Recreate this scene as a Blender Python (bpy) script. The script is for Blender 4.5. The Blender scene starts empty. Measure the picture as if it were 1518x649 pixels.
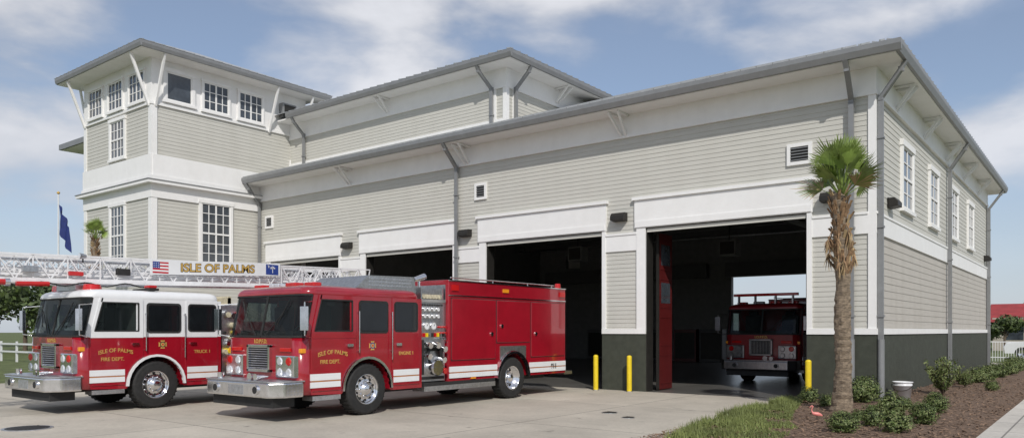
import bpy, bmesh, math, random
from mathutils import Vector, Matrix
random.seed(7)
R=random.random
def U(a,b): return a+(b-a)*R()
scene=bpy.context.scene
COL=scene.collection
scene.view_settings.view_transform='Standard'
scene.view_settings.look='None'
scene.view_settings.exposure=0

# ------------------------------------------------ materials
def mk(name,col,rough=.6,metal=0.,var=0.,scale=4.,bump=0.,bscale=40.,coat=0.,stretch=(1,1,1),dirt=0.,world=False):
    m=bpy.data.materials.new(name); m.use_nodes=True
    nt=m.node_tree; b=nt.nodes['Principled BSDF']
    b.inputs['Base Color'].default_value=(*col,1)
    b.inputs['Roughness'].default_value=rough
    b.inputs['Metallic'].default_value=metal
    if coat: 
        b.inputs['Coat Weight'].default_value=coat; b.inputs['Coat Roughness'].default_value=.04
    if var or bump or dirt:
        tc=nt.nodes.new('ShaderNodeTexCoord'); mp=nt.nodes.new('ShaderNodeMapping')
        mp.inputs['Scale'].default_value=stretch
        if world:
            ge=nt.nodes.new('ShaderNodeNewGeometry'); nt.links.new(ge.outputs['Position'],mp.inputs[0])
        else: nt.links.new(tc.outputs['Object'],mp.inputs[0])
    last=None
    if var:
        n=nt.nodes.new('ShaderNodeTexNoise'); n.inputs['Scale'].default_value=scale; n.inputs['Detail'].default_value=6
        n.inputs['Roughness'].default_value=.65
        nt.links.new(mp.outputs[0],n.inputs['Vector'])
        r=nt.nodes.new('ShaderNodeValToRGB')
        r.color_ramp.elements[0].position=.32; r.color_ramp.elements[1].position=.68
        r.color_ramp.elements[0].color=(*[c*(1-var) for c in col],1)
        r.color_ramp.elements[1].color=(*[min(1,c*(1+var)) for c in col],1)
        nt.links.new(n.outputs['Fac'],r.inputs[0]); last=r.outputs[0]
        nt.links.new(last,b.inputs['Base Color'])
    if dirt:
        n=nt.nodes.new('ShaderNodeTexNoise'); n.inputs['Scale'].default_value=.9; n.inputs['Detail'].default_value=8
        mp2=nt.nodes.new('ShaderNodeMapping'); mp2.inputs['Scale'].default_value=(2.2,2.2,.35)
        nt.links.new(tc.outputs['Object'],mp2.inputs[0]); nt.links.new(mp2.outputs[0],n.inputs['Vector'])
        mr=nt.nodes.new('ShaderNodeMapRange'); mr.inputs[1].default_value=.45; mr.inputs[2].default_value=.75
        mr.inputs[3].default_value=0; mr.inputs[4].default_value=dirt
        nt.links.new(n.outputs['Fac'],mr.inputs[0])
        mx=nt.nodes.new('ShaderNodeMixRGB'); mx.blend_type='MULTIPLY'
        nt.links.new(mr.outputs[0],mx.inputs[0])
        if last: nt.links.new(last,mx.inputs[1])
        else: mx.inputs[1].default_value=(*col,1)
        mx.inputs[2].default_value=(.55,.52,.46,1)
        nt.links.new(mx.outputs[0],b.inputs['Base Color'])
    if bump:
        n=nt.nodes.new('ShaderNodeTexNoise'); n.inputs['Scale'].default_value=bscale; n.inputs['Detail'].default_value=4
        nt.links.new(mp.outputs[0],n.inputs['Vector'])
        bp=nt.nodes.new('ShaderNodeBump'); bp.inputs['Strength'].default_value=bump; bp.inputs['Distance'].default_value=.02
        nt.links.new(n.outputs['Fac'],bp.inputs['Height']); nt.links.new(bp.outputs[0],b.inputs['Normal'])
    return m
SID=mk('siding_paint',(.545,.535,.49),.6,var=.05,scale=2.5,stretch=(.5,.5,8),dirt=.10)
SIDT=mk('siding_paint_tan',(.475,.445,.40),.6,var=.06,scale=2.5,stretch=(.5,.5,8),dirt=.2)
WHT=mk('white_trim_paint',(.83,.825,.815),.5,var=.025,scale=3,dirt=.08)
GRY=mk('grey_gutter_metal',(.25,.255,.26),.45,.25,var=.08,scale=3)
ROOF=mk('roof_metal',(.42,.43,.43),.4,.4,var=.08,scale=1.5)
GRN=mk('green_stucco',(.05,.056,.042),.85,var=.18,scale=5,bump=.35,bscale=120,dirt=.2)
GLS=mk('window_glass',(.055,.065,.078),.05,var=.45,scale=1.2,coat=.6)
TGL=mk('vehicle_glass',(.010,.012,.014),.04,var=.3,scale=1.5)
BLK=mk('black_rubber',(.018,.018,.018),.75,var=.3,scale=12,bump=.2)
DRK=mk('dark_bronze',(.03,.028,.025),.5,.3,var=.2)
RED=mk('red_vehicle_paint',(.31,.007,.018),.22,0,var=.12,scale=1.5,coat=1.,dirt=.15)
RED2=mk('old_shaded_red_paint',(.22,.008,.012),.35,0,var=.12,scale=1.5,coat=.4,dirt=.3)  # older engine's red, darkened so the bay's shade sits in the colour
VWH=mk('white_vehicle_paint',(.76,.77,.78),.3,0,var=.03,coat=.6)
CHR=mk('chrome',(.76,.76,.78),.13,1,var=.12,scale=9)
DCHR=mk('dull_shaded_chrome',(.32,.32,.33),.3,1,var=.2,scale=9)  # duller chrome with the bay's shade put into its colour
STL=mk('brushed_steel',(.58,.59,.60),.34,1,var=.2,scale=14,bump=.3,bscale=60)
ALU=mk('painted_aluminium',(.80,.80,.81),.4,.1,var=.08,scale=6)
GLD=mk('gold_leaf',(.60,.38,.10),.4,.2,var=.1)
REDL=mk('red_lens',(.5,.01,.01),.15,coat=.5,var=.1)
AMB=mk('amber_lens',(.8,.3,.02),.15,coat=.5,var=.1)
LENS=mk('clear_lens',(.75,.77,.8),.08,.5,var=.2,scale=20)
YEL=mk('yellow_paint',(.78,.58,.02),.45,var=.08,scale=6,dirt=.25)
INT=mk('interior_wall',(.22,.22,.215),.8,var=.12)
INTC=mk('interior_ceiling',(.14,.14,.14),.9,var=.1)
DRED=mk('red_door_paint',(.095,.010,.010),.4,var=.1)
TRK=mk('palm_trunk_bark',(.22,.17,.12),.9,var=.5,scale=9,bump=1.,bscale=30,stretch=(1,1,3))
BOOT=mk('palm_leaf_boots',(.25,.155,.085),.9,var=.5,scale=12,bump=.6)
PLM=mk('palm_frond',(.18,.25,.055),.45,var=.4,scale=3)
PLMD=mk('palm_dead_frond',(.36,.26,.14),.8,var=.35,scale=5)
LF=mk('shrub_leaf',(.075,.11,.025),.6,var=.5,scale=9)
LF2=mk('tree_leaf',(.05,.075,.022),.65,var=.5,scale=1.2)
LFL=mk('light_shrub_leaf',(.16,.19,.065),.6,var=.4,scale=6)
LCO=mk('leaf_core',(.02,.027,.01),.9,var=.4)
BRK=mk('tree_bark',(.12,.09,.065),.9,var=.3,bump=.5)
GRS=mk('grass_blade',(.17,.20,.06),.7,var=.45,scale=1.5)
BLU=mk('blue_cloth',(.015,.03,.16),.7,var=.2)
PNK=mk('pink_plastic',(.75,.25,.22),.4,var=.08)
HOSE=mk('hose_canvas',(.5,.45,.32),.9,var=.25,scale=14)
RBLU=mk('sign_blue',(.02,.05,.25),.5,var=.08)
FRED=mk('flag_red',(.5,.02,.03),.6,var=.08)
SEAT=mk('seat_fabric',(.06,.06,.065),.9,var=.2)

def nodemat(name):
    m=bpy.data.materials.new(name); m.use_nodes=True
    return m,m.node_tree,m.node_tree.nodes['Principled BSDF']
WSG,nt_,b_=nodemat('windshield_glass')
b_.inputs['Base Color'].default_value=(.02,.025,.027,1); b_.inputs['Roughness'].default_value=.03
tr_=nt_.nodes.new('ShaderNodeBsdfTransparent'); tr_.inputs[0].default_value=(.66,.72,.70,1)
mx_=nt_.nodes.new('ShaderNodeMixShader'); mx_.inputs[0].default_value=.36
nt_.links.new(tr_.outputs[0],mx_.inputs[1]); nt_.links.new(b_.outputs[0],mx_.inputs[2]); nt_.links.new(mx_.outputs[0],nt_.nodes['Material Output'].inputs[0])
def concrete(name,col,sw,sh,stain=.35,rough=.8,rot=0):
    m,nt,b=nodemat(name); N=nt.nodes; L=nt.links
    ge=N.new('ShaderNodeNewGeometry')
    br=N.new('ShaderNodeTexBrick'); br.offset=0; br.inputs['Scale'].default_value=1
    br.inputs['Brick Width'].default_value=sw; br.inputs['Row Height'].default_value=sh
    br.inputs['Mortar Size'].default_value=.018; br.inputs['Mortar Smooth'].default_value=.3
    br.inputs['Color1'].default_value=(*col,1); br.inputs['Color2'].default_value=(*[c*.88 for c in col],1)
    br.inputs['Mortar'].default_value=(*[c*.38 for c in col],1); L.new(ge.outputs['Position'],br.inputs['Vector'])
    def noise(s,d,lo,hi,a,bb):
        n=N.new('ShaderNodeTexNoise'); n.inputs['Scale'].default_value=s; n.inputs['Detail'].default_value=d
        n.inputs['Roughness'].default_value=.7
        L.new(ge.outputs['Position'],n.inputs['Vector'])
        r=N.new('ShaderNodeMapRange'); r.inputs[1].default_value=lo; r.inputs[2].default_value=hi; r.inputs[3].default_value=a; r.inputs[4].default_value=bb
        L.new(n.outputs['Fac'],r.inputs[0]); return r,n
    r1,_=noise(.35,8,.35,.7,1.08,1-stain)
    r2,n2=noise(14,6,.3,.7,.9,1.1)
    mu=N.new('ShaderNodeMath'); mu.operation='MULTIPLY'; L.new(r1.outputs[0],mu.inputs[0]); L.new(r2.outputs[0],mu.inputs[1])
    r3,_=noise(1.6,3,.64,.74,1.,.55)
    mu2=N.new('ShaderNodeMath'); mu2.operation='MULTIPLY'; L.new(mu.outputs[0],mu2.inputs[0]); L.new(r3.outputs[0],mu2.inputs[1])
    mx=N.new('ShaderNodeMixRGB'); mx.blend_type='MULTIPLY'; mx.inputs[0].default_value=1
    L.new(br.outputs[0],mx.inputs[1]); L.new(mu2.outputs[0],mx.inputs[2]); L.new(mx.outputs[0],b.inputs['Base Color'])
    b.inputs['Roughness'].default_value=rough
    bp=N.new('ShaderNodeBump'); bp.inputs['Strength'].default_value=.25; bp.inputs['Distance'].default_value=.01
    L.new(n2.outputs['Fac'],bp.inputs['Height']); L.new(bp.outputs[0],b.inputs['Normal'])
    return m
CONC=concrete('apron_concrete',(.52,.475,.40),4.6,4.2,.28)
WALKC=concrete('pavement_concrete',(.58,.545,.49),1.6,1.6,.2)
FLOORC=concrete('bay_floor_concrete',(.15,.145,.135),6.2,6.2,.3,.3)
MULCH=mk('mulch',(.155,.102,.070),.95,var=.55,scale=16,bump=1.,bscale=45,world=True)
GRASSG=mk('grass_ground',(.10,.125,.04),.95,var=.4,scale=1.3,bump=.8,bscale=30,world=True)
CHIP=mk('mulch_chip',(.21,.135,.088),.9,var=.5,scale=8)

# ------------------------------------------------ mesh builder
class MB:
    def __init__(s,k=1.): s.v=[];s.f=[];s.m=[];s.mats=[];s.sm=[];s.k=k
    def mi(s,m):
        if m not in s.mats: s.mats.append(m)
        return s.mats.index(m)
    def add(s,pts,faces,mat,smooth=False):
        o=len(s.v); s.v+= [tuple(c*s.k for c in p) for p in pts]; i=s.mi(mat)
        for f in faces: s.f.append([o+j for j in f]); s.m.append(i); s.sm.append(smooth)
    def poly(s,pts,mat): s.add(pts,[list(range(len(pts)))],mat)
    def box(s,x0,x1,y0,y1,z0,z1,mat):
        if x0>x1:x0,x1=x1,x0
        if y0>y1:y0,y1=y1,y0
        if z0>z1:z0,z1=z1,z0
        p=[(x0,y0,z0),(x1,y0,z0),(x1,y1,z0),(x0,y1,z0),(x0,y0,z1),(x1,y0,z1),(x1,y1,z1),(x0,y1,z1)]
        s.add(p,[(0,3,2,1),(4,5,6,7),(0,1,5,4),(1,2,6,5),(2,3,7,6),(3,0,4,7)],mat)
    def beam(s,p0,p1,w,h,mat,up=(0,0,1)):
        p0=Vector(p0);p1=Vector(p1);d=(p1-p0).normalized();u=Vector(up)
        if abs(d.dot(u))>.98:u=Vector((0,1,0))
        a=d.cross(u).normalized();b=a.cross(d).normalized()
        P=[]
        for q in (p0,p1):
            for i,j in((-1,-1),(1,-1),(1,1),(-1,1)): P.append(tuple(q+a*(i*w/2)+b*(j*h/2)))
        s.add(P,[(3,2,1,0),(4,5,6,7),(0,1,5,4),(1,2,6,5),(2,3,7,6),(3,0,4,7)],mat)
    def lathe(s,c,d,prof,mat,n=20,smooth=True):
        c=Vector(c);d=Vector(d).normalized();u=Vector((0,0,1)) if abs(d.z)<.9 else Vector((1,0,0))
        a=d.cross(u).normalized();b=d.cross(a)
        P=[];F=[]
        for r,t in prof:
            for i in range(n):
                q=2*math.pi*i/n; P.append(tuple(c+d*t+(a*math.cos(q)+b*math.sin(q))*r))
        for k in range(len(prof)-1):
            for i in range(n):
                j=(i+1)%n; F.append((k*n+i,k*n+j,(k+1)*n+j,(k+1)*n+i))
        s.add(P,F,mat,smooth)
    def cyl(s,p0,p1,r0,r1=None,mat=None,n=12,smooth=True):
        if r1 is None:r1=r0
        p0=Vector(p0);p1=Vector(p1);L=(p1-p0).length
        s.lathe(p0,p1-p0,[(0.0001,0),(r0,0)],mat,n,False)
        s.lathe(p0,p1-p0,[(r0,0),(r1,L)],mat,n,smooth)
        s.lathe(p0,p1-p0,[(r1,L),(0.0001,L)],mat,n,False)
    def prism(s,pl,ax,a0,a1,mat):
        n=len(pl)
        def P(q,a):
            return {'x':(a,q[0],q[1]),'y':(q[0],a,q[1]),'z':(q[0],q[1],a)}[ax]
        pts=[P(q,a0) for q in pl]+[P(q,a1) for q in pl]
        F=[list(range(n))[::-1],list(range(n,2*n))]+[(i,(i+1)%n,n+(i+1)%n,n+i) for i in range(n)]
        s.add(pts,F,mat)
    def loft(s,rings,mat,smooth=True,cap=True):
        n=len(rings[0]); P=[p for r in rings for p in r]; F=[]
        for k in range(len(rings)-1):
            for i in range(n): j=(i+1)%n; F.append((k*n+i,k*n+j,(k+1)*n+j,(k+1)*n+i))
        s.add(P,F,mat,smooth)
        if cap:
            s.add(rings[0],[list(range(n))[::-1]],mat); s.add(rings[-1],[list(range(n))],mat,smooth)
    def done(s,name,parent=None,loc=(0,0,0),bevel=0,recalc=True,label=None,cat=None,group=None,kind=None,seg=2,bsel=None):
        me=bpy.data.meshes.new(name); me.from_pydata(s.v,[],s.f)
        for m in s.mats: me.materials.append(m)
        me.polygons.foreach_set('material_index',s.m); me.polygons.foreach_set('use_smooth',s.sm)
        if bevel or recalc:
            bm=bmesh.new(); bm.from_mesh(me)
            if recalc: bmesh.ops.recalc_face_normals(bm,faces=bm.faces)
            if bevel:
                es=[e for e in bm.edges if len(e.link_faces)==2 and e.calc_face_angle(0)>.6 and (bsel is None or bsel(e))]
                r=bmesh.ops.bevel(bm,geom=es,offset=bevel*s.k,segments=seg,affect='EDGES',profile=.5,clamp_overlap=True)
                if seg>3:
                    for f in r['faces']: f.smooth=True
            bm.to_mesh(me); bm.free()
        me.update()
        ob=bpy.data.objects.new(name,me); COL.objects.link(ob)
        ob.location=tuple(c*s.k for c in loc)
        if parent: ob.parent=parent
        tag(ob,label,cat,group,kind); return ob
def tag(ob,label=None,cat=None,group=None,kind=None):
    if label: ob['label']=label
    if cat: ob['category']=cat
    if group: ob['group']=group
    if kind: ob['kind']=kind
def empty(name,loc,label,cat,group=None,parent=None,rz=0):
    o=bpy.data.objects.new(name,None); COL.objects.link(o); o.location=loc; o.rotation_euler=(0,0,rz)
    o.empty_display_size=.2
    tag(o,label,cat,group)
    if parent:o.parent=parent
    return o
def dup(ob,loc,rz=0,sc=1.,parent=None):
    c=ob.copy(); COL.objects.link(c); c.location=loc; c.rotation_euler=(0,0,rz)
    c.scale=(sc,sc,sc) if not isinstance(sc,tuple) else sc
    if parent is not None:c.parent=parent
    for ch in [o for o in ob.children]:
        d=ch.copy(); COL.objects.link(d); d.parent=c
        for g in ch.children:
            e=g.copy(); COL.objects.link(e); e.parent=d
    return c
def rrect(a0,a1,b0,b1,r,n=4):
    P=[]
    for cx,cy,st in((a1-r,b0+r,-90),(a1-r,b1-r,0),(a0+r,b1-r,90),(a0+r,b0+r,180)):
        for i in range(n+1):
            q=math.radians(st+90*i/n); P.append((cx+r*math.cos(q),cy+r*math.sin(q)))
    return P
def text(s,size,mat,loc,face,parent,k=1.,arc=0.,align='CENTER',name='lettering',bold=0.,sx=1.,shear=0):
    cu=bpy.data.curves.new('t','FONT'); cu.body=s; cu.size=size*k; cu.align_x=align; cu.align_y='CENTER'
    cu.extrude=.003; cu.offset=bold*k; cu.shear=shear
    o=bpy.data.objects.new('t',cu); COL.objects.link(o)
    bpy.context.view_layer.update()
    me=bpy.data.meshes.new_from_object(o.evaluated_get(bpy.context.evaluated_depsgraph_get()))
    bpy.data.objects.remove(o)
    for v in me.vertices:
        v.co.x*=sx
        v.co.y-=arc*v.co.x*v.co.x
    me.materials.clear(); me.materials.append(mat)
    t=bpy.data.objects.new(name,me); COL.objects.link(t)
    t.location=tuple(c*k for c in loc)
    t.rotation_euler={'X':(math.pi/2,0,math.pi/2),'Y':(math.pi/2,0,0)}[face]
    t.parent=parent
    return t

# ------------------------------------------------ ground
def sheet(name,pts,z,mat,label):
    mb=MB(); mb.poly([(x,y,z) for x,y in pts],mat)
    return mb.done(name,recalc=False,kind='structure',label=label)
g=sheet('ground',[(-900,-900),(900,-900),(900,900),(-900,900)],0,GRASSG,'wide flat grassy ground around the station')
sheet('apron',[(-25.5,-60),(-1.0,-60),(-1.0,-9.2),(-1.25,-7.6),(-1.6,-6),(-1.75,-4.5),(-1.75,-.02),(-25.5,-.02)],.006,CONC,'pale jointed concrete apron in front of the bays')
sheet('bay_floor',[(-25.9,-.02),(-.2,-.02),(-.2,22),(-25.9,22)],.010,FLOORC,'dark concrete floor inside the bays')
sheet('rear_road',[(-30,22),(60,22),(60,31),(-30,31)],.006,CONC,'concrete drive behind the station')
mb=MB(); nx,ny=40,120
P=[];F=[]
for j in range(ny+1):
    y=-9.8+(32-0)*j/ny
    le=-1.75 if y>-4.5 else -1.75+.75*((-4.5-y)/4.7)**1.5
    for i in range(nx+1):
        x=le+(2.85-le)*i/nx
        e=min(i,nx-i)/nx*6
        h=.012+.07*min(1,e)+ (U(-.012,.012) if 0<i<nx else 0)
        P.append((x,y,h))
for j in range(ny):
    for i in range(nx):
        a=j*(nx+1)+i; F.append((a,a+1,a+nx+2,a+nx+1))
mb.add(P,F,MULCH,True); mb.done('planting_bed',recalc=False,kind='structure',label='brown mulch planting bed along the station wall')
mb=MB(); mb.box(2.87,5.2,-40,30,-.05,.07,WALKC); mb.done('pavement',kind='structure',label='pale concrete pavement beside the planting bed')
mb=MB()
for i in range(8500):
    x=U(-1.6,2.8); y=-9.5+ (R()**1.6)*22
    if y>0 and x<.05: continue
    a=U(0,6.28); l=U(.02,.06); w=U(.008,.02); z=.085+U(0,.02)
    if x<-1.3 or x>2.5: z=.05
    dx,dy=math.cos(a)*l,math.sin(a)*l; ex,ey=-math.sin(a)*w,math.cos(a)*w; t=U(-.02,.03)
    mb.poly([(x-dx-ex,y-dy-ey,z),(x+dx-ex,y+dy-ey,z+t),(x+dx+ex,y+dy+ey,z+t),(x-dx+ex,y-dy+ey,z+.004)],CHIP)
mb.done('mulch_chips',recalc=False,kind='stuff',label='loose bark mulch chips on the planting bed',cat='mulch')

# ------------------------------------------------ building
H=8.31
FS=empty('fire_station',(0,0,0),'large pale grey clapboard fire station with white trim and corner tower','fire station')
def P3(ax,c,a,o,z):
    return {'Y-':(a,c-o,z),'Y+':(a,c+o,z),'X+':(c+o,a,z),'X-':(c-o,a,z)}[ax]
def siding(mb,ax,c,a0,a1,z0,z1,e=.128,mat=SID,d=.011):
    k=math.floor(z0/e+1e-6)
    while k*e<z1-1e-6:
        b=k*e; lo=max(b,z0); hi=min(b+e,z1)
        if hi-lo>.004:
            of=lambda z: d*(1-(z-b)/e)+.004
            mb.poly([P3(ax,c,a0,of(lo),lo),P3(ax,c,a1,of(lo),lo),P3(ax,c,a1,of(hi),hi),P3(ax,c,a0,of(hi),hi)],mat)
            mb.poly([P3(ax,c,a0,of(lo),lo),P3(ax,c,a1,of(lo),lo),P3(ax,c,a1,0,lo),P3(ax,c,a0,0,lo)],mat)
        k+=1
def pbox(mb,ax,c,a0,a1,o0,o1,z0,z1,mat):
    p=P3(ax,c,a0,o0,z0);q=P3(ax,c,a1,o1,z1)
    mb.box(p[0],q[0],p[1],q[1],p[2],q[2],mat)
Rr=[-1.61,-7.78,-14.0,-20.3]; DW=4.67; DH=4.87
XL=-25.9; YB=21.8
core=MB()
edges=[0]+sum([[r,r-DW] for r in Rr],[])+[XL]
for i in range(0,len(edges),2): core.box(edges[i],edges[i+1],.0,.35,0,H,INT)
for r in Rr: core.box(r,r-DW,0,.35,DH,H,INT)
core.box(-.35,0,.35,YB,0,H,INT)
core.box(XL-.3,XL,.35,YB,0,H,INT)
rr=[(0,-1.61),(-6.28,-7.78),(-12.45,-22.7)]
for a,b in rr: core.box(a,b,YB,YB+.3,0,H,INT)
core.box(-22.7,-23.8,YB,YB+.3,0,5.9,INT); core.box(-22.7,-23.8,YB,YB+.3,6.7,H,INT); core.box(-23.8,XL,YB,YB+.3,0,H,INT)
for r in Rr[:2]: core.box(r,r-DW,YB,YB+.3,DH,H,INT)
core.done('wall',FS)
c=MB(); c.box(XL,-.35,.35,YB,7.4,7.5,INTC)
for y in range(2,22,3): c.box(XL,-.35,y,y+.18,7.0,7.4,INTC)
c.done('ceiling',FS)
sd=MB(); tr=MB()
siding(sd,'Y-',0,XL,-.13,4.73,7.63)
piers=[(-1.48,-.13)]+[(Rr[i+1]+.13,Rr[i]-DW-.30) for i in range(3)]+[(XL,Rr[3]-DW-.30)]
for a,b in piers:
    siding(sd,'Y-',0,a,b,1.87,4.22)
    pbox(tr,'Y-',0,a,b,0,.05,4.22,4.73,WHT)
    pbox(tr,'Y-',0,a,b,0,.075,4.70,4.76,WHT)
for r in Rr:
    l=r-DW
    pbox(tr,'Y-',0,r,r+.13,-.02,.065,1.87,DH,WHT)
    pbox(tr,'Y-',0,l-.30,l,-.02,.065,1.87,DH,WHT)
    pbox(tr,'Y-',0,l-.36,r+.15,-.02,.08,DH,5.70,WHT)
    pbox(tr,'Y-',0,l-.33,r+.12,.08,.10,DH+.02,DH+.20,WHT)
    pbox(tr,'Y-',0,l-.42,r+.21,-.02,.14,5.70,5.79,WHT)
for r in Rr:
    for x0,x1 in((r-.002,r-.03),(r-DW+.002,r-DW+.03)): tr.box(x0,x1,-.015,.36,0.01,DH,DRK)
    tr.box(r-.03,r-DW+.03,-.015,.36,DH-.03,DH-.002,DRK)
gp=[(-1.61,-.002)]+[(Rr[i+1],Rr[i]-DW) for i in range(3)]+[(XL,Rr[3]-DW)]
for a,b in gp:
    gb=MB(); pbox(gb,'Y-',0,a,b,-.01,.045,0,1.72,GRN); gb.done('wall_base',FS)
    pbox(tr,'Y-',0,a-.0,b+(.075 if b>-.1 else 0),-.01,.075,1.72,1.87,WHT)
pbox(tr,'Y-',0,-.13,.05,0,.05,1.87,7.63,WHT)
pbox(tr,'Y-',0,XL,.06,0,.06,7.63,H,WHT)
pbox(tr,'Y-',0,XL,.08,.06,.085,7.63,7.72,WHT)
for z0,z1,e,m in((1.87,4.22,.19,SIDT),(4.73,7.63,.15,SID)): siding(sd,'X+',0,.12,YB-.1,z0,z1,e,m)
gb=MB(); pbox(gb,'X+',0,-.045,YB+.04,-.001,.045,0,1.72,GRN); gb.done('wall_base',FS)
pbox(tr,'X+',0,0.0,YB+.06,0,.075,1.72,1.87,WHT)
pbox(tr,'X+',0,0.0,YB,0,.055,4.22,4.73,WHT); pbox(tr,'X+',0,0.0,YB,.05,.08,4.70,4.76,WHT)
pbox(tr,'X+',0,0.001,.12,.0,.048,1.87,7.63,WHT); pbox(tr,'X+',0,YB-.1,YB+.05,0,.05,1.87,7.63,WHT)
pbox(tr,'X+',0,0.0,YB,0,.065,7.63,H,WHT); pbox(tr,'X+',0,0,YB,.065,.09,7.63,7.72,WHT)
siding(sd,'Y+',YB+.3,XL,0,5.8,7.63)
sd.done('siding',FS,recalc=False)
tr.box(XL,.65,-.85,0.0,H,H+.05,WHT); tr.box(0.0,.65,0.0,YB+.85,H,H+.05,WHT); tr.box(XL,0,YB+.3,YB+.85,H,H+.05,WHT)
tr.done('trim',FS)
def gutter(pts,z0,z1,w=.13):
    g=MB()
    for (x0,y0),(x1,y1) in zip(pts[:-1],pts[1:]):
        if abs(x0-x1)>abs(y0-y1):
            g.prism([(y0,z0),(y0-w*.6,z0),(y0-w,z0+(z1-z0)*.55),(y0-w,z1),(y0,z1)],'x',x0,x1+ (w if x1>x0 else 0),GRY)
        else:
            g.prism([(x0,z0),(x0+w*.6,z0),(x0+w,z0+(z1-z0)*.55),(x0+w,z1),(x0,z1)],'y',y0+.001,y1,GRY)
    return g.done('gutter',FS)
gutter([(XL,-.85),(.65,-.85),(.65,YB+.85)],H+.02,H+.27,.14)
m=.355; E=8.60
rf=MB()
yr=(YB)/2; zr=E+m*(yr+.85); xa=.65-(yr+.85)
rf.poly([(XL,-.98,E-.03),(.79,-.98,E-.03),(xa,yr,zr),(XL,yr,zr)],ROOF); rf.poly([(.79,-.98,E-.03),(.79,YB+.98,E-.03),(xa,yr,zr)],ROOF); rf.poly([(XL,YB+.98,E-.03),(.79,YB+.98,E-.03),(xa,yr,zr),(XL,yr,zr)],ROOF)
rf.poly([(XL,-.98,E-.03),(XL,yr,zr),(XL,YB+.98,E-.03)],WHT)
x=XL+.2
while x<.6:
    ye=yr if x<xa else -.98+(.79-x)*(yr+.98)/(.79-xa)
    z=E-.03+(zr-E+.03)*(ye+.98)/(yr+.98)
    rf.beam((x,-.98,E),(x,ye,z+.03),.03,.04,ROOF); x+=.42
y=-.6
while y<YB+.6:
    t=min(y+.98,YB+.98-y)/(yr+.98)
    rf.beam((.79,y,E),(.79+(xa-.79)*t,y,E-.03+(zr-E+.03)*t+.03),.03,.04,ROOF); y+=.42
rf.done('roof',FS,recalc=False)

def brackets(ax,c,al,zt,o,drop=.62):
    for a in al:
        b=MB()
        for s in(-.16,.16):
            b.beam(P3(ax,c,a+s*.45,.06,zt-drop),P3(ax,c,a+s,o,zt-.03),.05,.08,WHT)
            b.beam(P3(ax,c,a+s*.9,.06,zt-.04),P3(ax,c,a+s,o,zt-.04),.05,.06,WHT)
        b.done('eave_bracket',FS)
brackets('Y-',0,[-7.0,-13.3,-19.6],H,.72)
brackets('X+',0,[2.1,6.0,10.0,14.1,18.2],H,.55)
def downspout(pts,r=.06,boot=False):
    d=MB()
    for a,b in zip(pts[:-1],pts[1:]): d.beam(a,b,r*2,r*1.5,GRY,up=(0,0,1))
    for p in pts[1:-1]: d.box(p[0]-r*.98,p[0]+r*.98,p[1]-r*.98,p[1]+r*.98,p[2]-r,p[2]+r,GRY)
    p=pts[-1]; q=pts[-2]
    if boot: d.cyl((p[0],p[1],p[2]),(p[0],p[1],1.6),.085,.085,GRY)
    z=q[2]-1.0
    while z>p[2]+.3:
        d.box(p[0]-r*1.35,p[0]+r*1.35,p[1]-r*1.2,p[1]+r*1.2,z,z+.05,GRY); z-=2.2
    d.done('downspout',FS)
downspout([(-13.72,-.9,8.35),(-13.72,-.75,8.15),(-13.75,-.14,7.6),(-13.75,-.14,.1)])
downspout([(-.45,-.9,8.35),(-.45,-.76,8.15),(-.50,-.14,7.55),(-.50,-.14,.1)],boot=True)
downspout([(-25.6,-.9,8.35),(-25.6,-.74,8.12),(-25.74,-.12,7.5),(-25.74,-.12,.1)])
downspout([(.70,.02,8.35),(.6,.02,8.15),(.13,.10,7.55),(.13,.10,.1)],boot=True)
downspout([(.70,10.4,8.35),(.6,10.4,8.15),(.13,10.5,7.5),(.13,10.5,.1)])
downspout([(.70,21.6,8.35),(.6,21.6,8.15),(.13,21.6,7.5),(.13,21.6,.1)])
def window(ax,c,a0,a1,z0,z1,nx,nz,mid=True,cas=.14,sill=True,screen=False):
    if a0>a1:a0,a1=a1,a0
    w=MB()
    pbox(w,ax,c,a0-cas,a0,.0,.085,z0-.02,z1,WHT); pbox(w,ax,c,a1,a1+cas,.0,.085,z0-.02,z1,WHT)
    pbox(w,ax,c,a0-cas-.03,a1+cas+.03,.0,.105,z1,z1+cas*1.2,WHT)
    if sill: pbox(w,ax,c,a0-cas-.04,a1+cas+.04,.0,.12,z0-.12,z0-.02,WHT)
    f=.05
    pbox(w,ax,c,a0,a0+f,.03,.06,z0,z1,WHT);pbox(w,ax,c,a1-f,a1,.03,.06,z0,z1,WHT)
    pbox(w,ax,c,a0+f,a1-f,.03,.06,z0-.02,z0+f,WHT);pbox(w,ax,c,a0+f,a1-f,.03,.06,z1-f,z1,WHT)
    if mid: pbox(w,ax,c,a0+f,a1-f,.031,.063,(z0+z1)/2-.035,(z0+z1)/2+.035,WHT)
    if nx>1 and not screen:
        for i in range(1,nx):
            a=a0+(a1-a0)*i/nx; pbox(w,ax,c,a-.016 if i*2!=nx else a-.035,a+.016 if i*2!=nx else a+.035,.032,.052,z0+f,z1-f,WHT)
        for i in range(1,nz):
            if mid and i*2==nz: continue
            z=z0+(z1-z0)*i/nz; pbox(w,ax,c,a0+f,a1-f,.032,.0525,z-.015,z+.015,WHT)
    ob=w.done('window',FS)
    p=MB(); pbox(p,ax,c,a0+.01,a1-.01,.022,.030,z0+.01,z1-.01,GLS); p.done('window_pane',ob)
for y in(3.05,7.2,11.4,15.6): window('X+',0,y,y+1.35,5.25,6.95,2,4)
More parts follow.
